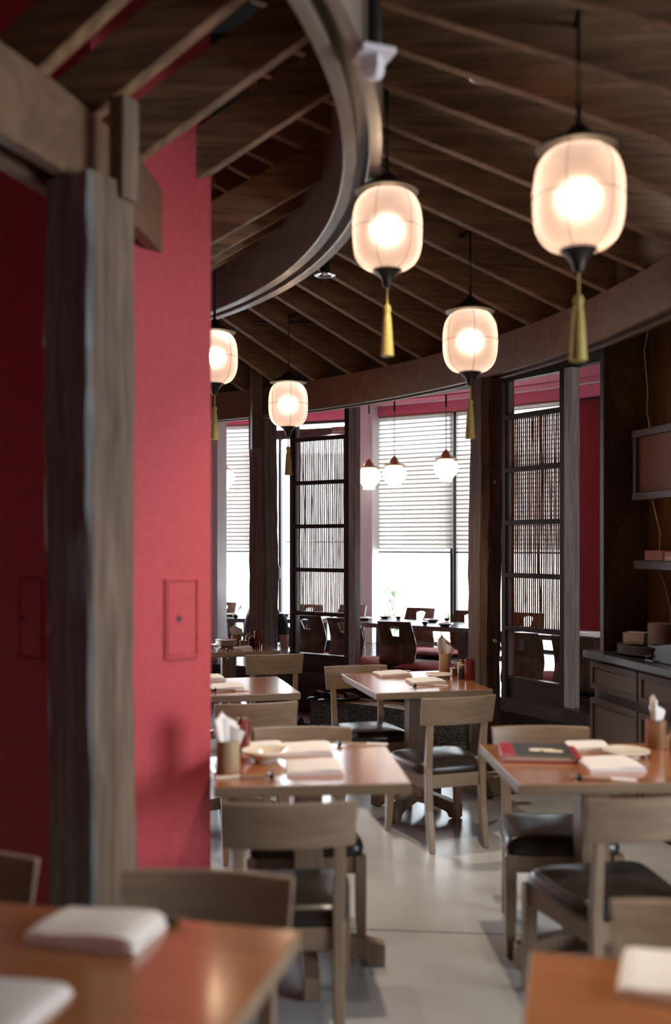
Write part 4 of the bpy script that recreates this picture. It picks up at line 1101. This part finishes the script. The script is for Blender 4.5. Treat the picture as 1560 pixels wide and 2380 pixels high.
# shelf, menus
o = cab_thing('wall_shelf', 'dark floating shelf in the niche under the rattan lamp', 'shelf', .21, .15, 1.411)
MB().box((.62, .09, .025), (1.25, .18, .05)).build('board', M['cab'], o, bevel=.003, seg=1)
MB().box((.62, .172, .06), (1.25, .012, .02)).build('back_lip', M['cab'], o)
for i in range(6):
    o = cab_thing('menu_booklet', 'red menu booklet in the stack on the dark shelf', 'menu', .415, .23, 1.4615 + i * .0095, 'red menus stacked on the shelf')
    MB().box((0, 0, .0045), (.19, .13, .009)).build('cover', M['menu_red'], o, bevel=.002, seg=1); MB().box((.002, -.001, .0045), (.188, .131, .004)).build('pages', M['paper'], o)
for i in range(4):
    o = cab_thing('menu_booklet', 'dark red menu booklet in the second stack on the shelf', 'menu', .625, .23, 1.4615 + i * .0125, 'dark menus stacked on the shelf')
    MB().box((0, 0, .0055), (.19, .13, .011)).build('cover', M['menu_red'] if i > 1 else M['white_plain'], o, bevel=.002, seg=1); MB().box((.002, -.001, .0055), (.188, .131, .005)).build('pages', M['paper'], o)
cbm = MB()
cbm.tube([cab_pt(.09, .32, 2.83), cab_pt(.095, .29, 2.70), cab_pt(.12, .30, 2.45), cab_pt(.16, .27, 2.33), cab_pt(.215, .25, 2.27), cab_pt(.205, .27, 2.19), cab_pt(.205, .28, 1.81), cab_pt(.255, .30, 1.62), cab_pt(.20, .325, 1.46), cab_pt(.20, .325, 1.40), cab_pt(.28, .31, 1.34), cab_pt(.32, .324, 1.2), cab_pt(.35, .324, .98), cab_pt(.35, .324, CT + .003)], .0035, 6)
tag(cbm.build('power_cable', M['cable'], smooth=True), 'thin white cable running down the dark niche past the lamp', 'cable')
# crockery on the counter
def platter_body():
    o = root('oval_platter'); m = MB()
    m.lathe([(0, 0), (.11, 0), (.115, .003), (.165, .010), (.172, .013), (.168, .015), (.11, .006), (0, .005)], 40); m.build('dish', M['dark_platter'], o, smooth=True)
    return o
M['dark_platter'] = mat('grey_glazed_stoneware', (.26, .25, .23), .10, coat=.5)
PT = Kind(platter_body)
for i in range(6): o = PT.at('large grey glazed platter in the stack on the service counter', 'platter', cab_pt(.315, .165, CT + .001 + i * .0085), RZ, 'large platters stacked on the counter'); o.scale = (1.05, .82, 1)
def square_body():
    o = root('square_dish'); m = MB()
    a_, b_ = .052, .062; P = [(-a_, -a_, 0), (a_, -a_, 0), (a_, a_, 0), (-a_, a_, 0), (-b_, -b_, .018), (b_, -b_, .018), (b_, b_, .018), (-b_, b_, .018), (-b_ + .006, -b_ + .006, .018), (b_ - .006, -b_ + .006, .018), (b_ - .006, b_ - .006, .018), (-b_ + .006, b_ - .006, .018), (-a_, -a_, .005), (a_, -a_, .005), (a_, a_, .005), (-a_, a_, .005)]
    fs = [(3, 2, 1, 0), (12, 13, 14, 15)]
    for k_ in range(4):
        j = (k_ + 1) % 4; fs += [(k_, j, 4 + j, 4 + k_), (4 + k_, 4 + j, 8 + j, 8 + k_), (8 + k_, 8 + j, 12 + j, 12 + k_)]
    m.add(P, fs).build('dish', M['white_plain'], o)
    return o
SQ = Kind(square_body)
for i in range(5): SQ.at('small square white dish in the stack on the large platters', 'dish', cab_pt(.245, .155, CT + .0595 + i * .0115), RZ + D(45), 'square dishes stacked on the platters')
def side_body():
    o = root('side_plate')
    MB().lathe([(0, 0), (.05, 0), (.085, .010), (.088, .013), (.084, .013), (.05, .005), (0, .004)], 30).build('dish', M['white_plain'], o, smooth=True)
    return o
SP = Kind(side_body)
for i in range(13): SP.at('white side plate in the tall stack on top of the large platters', 'plate', cab_pt(.405, .215, CT + .0595 + i * .0095), 0, 'side plates stacked on the counter').scale = (.82, .82, 1)
o = cab_thing('card_reader', 'black counter machine with a sloped top and cable loop', 'machine', .70, .10, CT + .001)
MB().extr([(-.10, -.05, 0), (.12, -.05, 0), (.12, -.05, .115), (-.06, -.05, .085), (-.15, -.05, .085), (-.15, -.05, .075), (-.07, -.05, .07)], (0, .10, 0)).build('body', M['iron'], o, bevel=.004)
MB().tube([(-.08, -.06, .03), (-.13, -.07, .02), (-.13, -.07, .004), (-.05, -.07, .003)], .006, 8).build('cable_loop', M['iron'], o, smooth=True)

# ------------------------------------------------------------------ people on the raised floor (mostly hidden)
def figure(name, label, joints, edges, regions, loc, hair_at):
    """one skinned body; REGIONS: (material, test(co)) in order"""
    me = bpy.data.meshes.new(name); ids = list(joints); me.from_pydata([joints[k_][0] for k_ in ids], [(ids.index(a_), ids.index(b_)) for a_, b_ in edges], [])
    t = bpy.data.objects.new(name + '_skin', me); COL.objects.link(t)
    sk = t.modifiers.new('skin', 'SKIN'); sk.use_smooth_shade = True
    for i, k_ in enumerate(ids):
        r_ = joints[k_][1]; d = me.skin_vertices[0].data[i]; d.radius = r_ if isinstance(r_, tuple) else (r_, r_); d.use_root = (k_ == 'pelvis')
    sb = t.modifiers.new('sub', 'SUBSURF'); sb.levels = 2; sb.render_levels = 2
    dg = bpy.context.evaluated_depsgraph_get(); nm = bpy.data.meshes.new_from_object(t.evaluated_get(dg)); bpy.data.objects.remove(t)
    nm.materials.clear()
    for m_, _ in regions: nm.materials.append(m_)
    for p_ in nm.polygons:
        p_.use_smooth = True
        for i, (_, test) in enumerate(regions):
            if test(p_.center): p_.material_index = i; break
    o = bpy.data.objects.new('body', nm); COL.objects.link(o)
    e = thing(name, label, 'person', loc); o.parent = e
    hm = MB()
    hm.lathe([(0, .125), (.05, .118), (.085, .085), (.098, .04), (.094, -.02), (.07, -.06), (0, -.02)], 18, hair_at); hm.build('hair', M['hair'], e, smooth=True)
    return e
kx, ky = -.515, 9.76
# crouching guest: one knee up, facing along +x
J = {'pelvis': ((-.30, .02, .17), (.13, .12)), 'waist': ((-.29, .03, .34), (.12, .11)), 'chest': ((-.22, .05, .55), (.135, .15)), 'neck': ((-.15, .05, .73), .05), 'head': ((-.12, .05, .84), (.085, .08)), 'crown': ((-.11, .05, .93), (.08, .075)),
     'hipA': ((-.26, -.06, .18), .10), 'kneeA': ((.0, -.06, .465), .068), 'shinA': ((.015, -.06, .25), .050), 'ankA': ((.02, -.06, .07), .036), 'toeA': ((.12, -.07, .03), .034),
     'hipB': ((-.26, .12, .18), .10), 'kneeB': ((.06, .16, .30), .070), 'ankB': ((-.02, .18, .07), .040), 'toeB': ((.10, .18, .03), .035),
     'shA': ((-.22, -.13, .62), .055), 'elA': ((-.12, -.16, .42), .042), 'haA': ((-.035, -.07, .515), .026),
     'shB': ((-.22, .23, .62), .055), 'elB': ((-.10, .26, .42), .042), 'haB': ((.03, .18, .40), .03)}
E_ = [('pelvis', 'waist'), ('waist', 'chest'), ('chest', 'neck'), ('neck', 'head'), ('head', 'crown'), ('pelvis', 'hipA'), ('hipA', 'kneeA'), ('kneeA', 'shinA'), ('shinA', 'ankA'), ('ankA', 'toeA'), ('pelvis', 'hipB'), ('hipB', 'kneeB'), ('kneeB', 'ankB'), ('ankB', 'toeB'), ('chest', 'shA'), ('shA', 'elA'), ('elA', 'haA'), ('chest', 'shB'), ('shB', 'elB'), ('elB', 'haB')]
figure('person', 'person in dark trousers and white socks crouching behind the two-toned post, one knee up', J, E_,
       [(M['sock'], lambda c: c.z < .13 and c.x > -.1), (M['skin'], lambda c: (c.z < .27 and c.x > -.06 and c.y < .02) or (c.z > .72) or (c.x > -.085 and c.z > .47 and c.y < -.02 and c.x < -.02 and c.z > .505)),
        (M['cloth_blue'], lambda c: c.y > .06 and c.z < .42 and c.x > -.2), (M['cloth_grey'], lambda c: c.z < .50), (M['cloth_white'], lambda c: True)], (kx, ky, P_H), (-.12, .05, .85))
# second guest sitting cross-legged behind the left partition
J2 = {'pelvis': ((0, 0, .12), (.15, .12)), 'waist': ((.0, -.01, .28), (.12, .11)), 'chest': ((.03, -.02, .46), (.15, .12)), 'neck': ((.06, -.02, .63), .05), 'head': ((.09, -.02, .74), (.085, .08)), 'crown': ((.10, -.02, .83), (.078, .074)),
      'hipA': ((.06, -.10, .11), .085), 'kneeA': ((.36, -.16, .30), .062), 'ankA': ((.30, -.14, .06), .036), 'toeA': ((.40, -.16, .03), .032), 'hipB': ((.06, .10, .11), .085), 'kneeB': ((.33, .22, .13), .065), 'ankB': ((.12, .12, .06), .036), 'toeB': ((.05, .05, .05), .032),
      'shA': ((.03, -.19, .53), .052), 'elA': ((.10, -.24, .30), .040), 'haA': ((.28, -.20, .36), .028), 'shB': ((.03, .15, .53), .052), 'elB': ((.12, .22, .32), .040), 'haB': ((.28, .14, .38), .028)}
E2 = [e_ for e_ in E_ if 'shinA' not in e_] + [('kneeA', 'ankA')]
pp2 = ph(462, 1500, P_H)
figure('person', 'person in white sitting low behind the veneered partition, one bare knee raised', J2, E2,
       [(M['skin'], lambda c: c.z > .62 or (c.x > .2 and c.z > .19 and c.y < .0)), (M['cloth_white'], lambda c: True)], (pp2.x, pp2.y, P_H), (.09, -.02, .75))
# folded blue garment by the legless chairs
m = MB(); m.grid(lambda u, v: ((u - .5) * .26 * (1 - .2 * v), (v - .5) * .2, .005 + .14 * math.sin(math.pi * u) ** .6 * math.sin(math.pi * v) ** .6 + .016 * math.sin(14 * u + 8 * v)), 16, 12)
m.grid(lambda u, v: ((u - .5) * .26 * (1 - .2 * v), (v - .5) * .2, .0), 16, 12)
q = ph(770, 1497, P_H + .10); o = m.build('blue_garment', M['cloth_blue'], smooth=True, loc=(q.x, q.y, P_H)); o.scale = (.75, .6, 1.0); tag(o, 'crumpled dark blue cloth between the two chairs behind the screen', 'cloth')

# ------------------------------------------------------------------ lamp light of the ceiling spots and the lamps' glow
def spot(name, loc, target, energy, size, blend=.5, col=(1.0, .80, .58), rad=.03):
    l = bpy.data.lights.new(name, 'SPOT'); l.energy = energy; l.color = col; l.spot_size = D(size); l.spot_blend = blend; l.shadow_soft_size = rad
    o = bpy.data.objects.new(name, l); COL.objects.link(o); o.location = loc
    o.rotation_euler = (Vector(target) - Vector(loc)).to_track_quat('-Z', 'Y').to_euler()
for lb, x, y, Yd in spots:                        # each visible ceiling spot shines straight down from its own glass
    p = Vector(((x - CX) / F * Yd, Yd)); z = EYE - (y - HY) / F * p.y
    spot('spot_beam', (p.x, p.y, z - .05), (p.x, p.y, 0), 150, 95, .7, (1.0, .84, .66), .03)
# the same ceiling spots carry on above the frame, over the two tables that show their warm pools
spot('spot_left_table_offscreen', (-.60, 1.80, 3.22), (-.60, 1.80, 0), 90, 62, .8, (1.0, .84, .66), .03)
spot('spot_right_table_offscreen', (.80, 1.45, 3.22), (.80, 1.45, 0), 110, 62, .8, (1.0, .84, .66), .03)
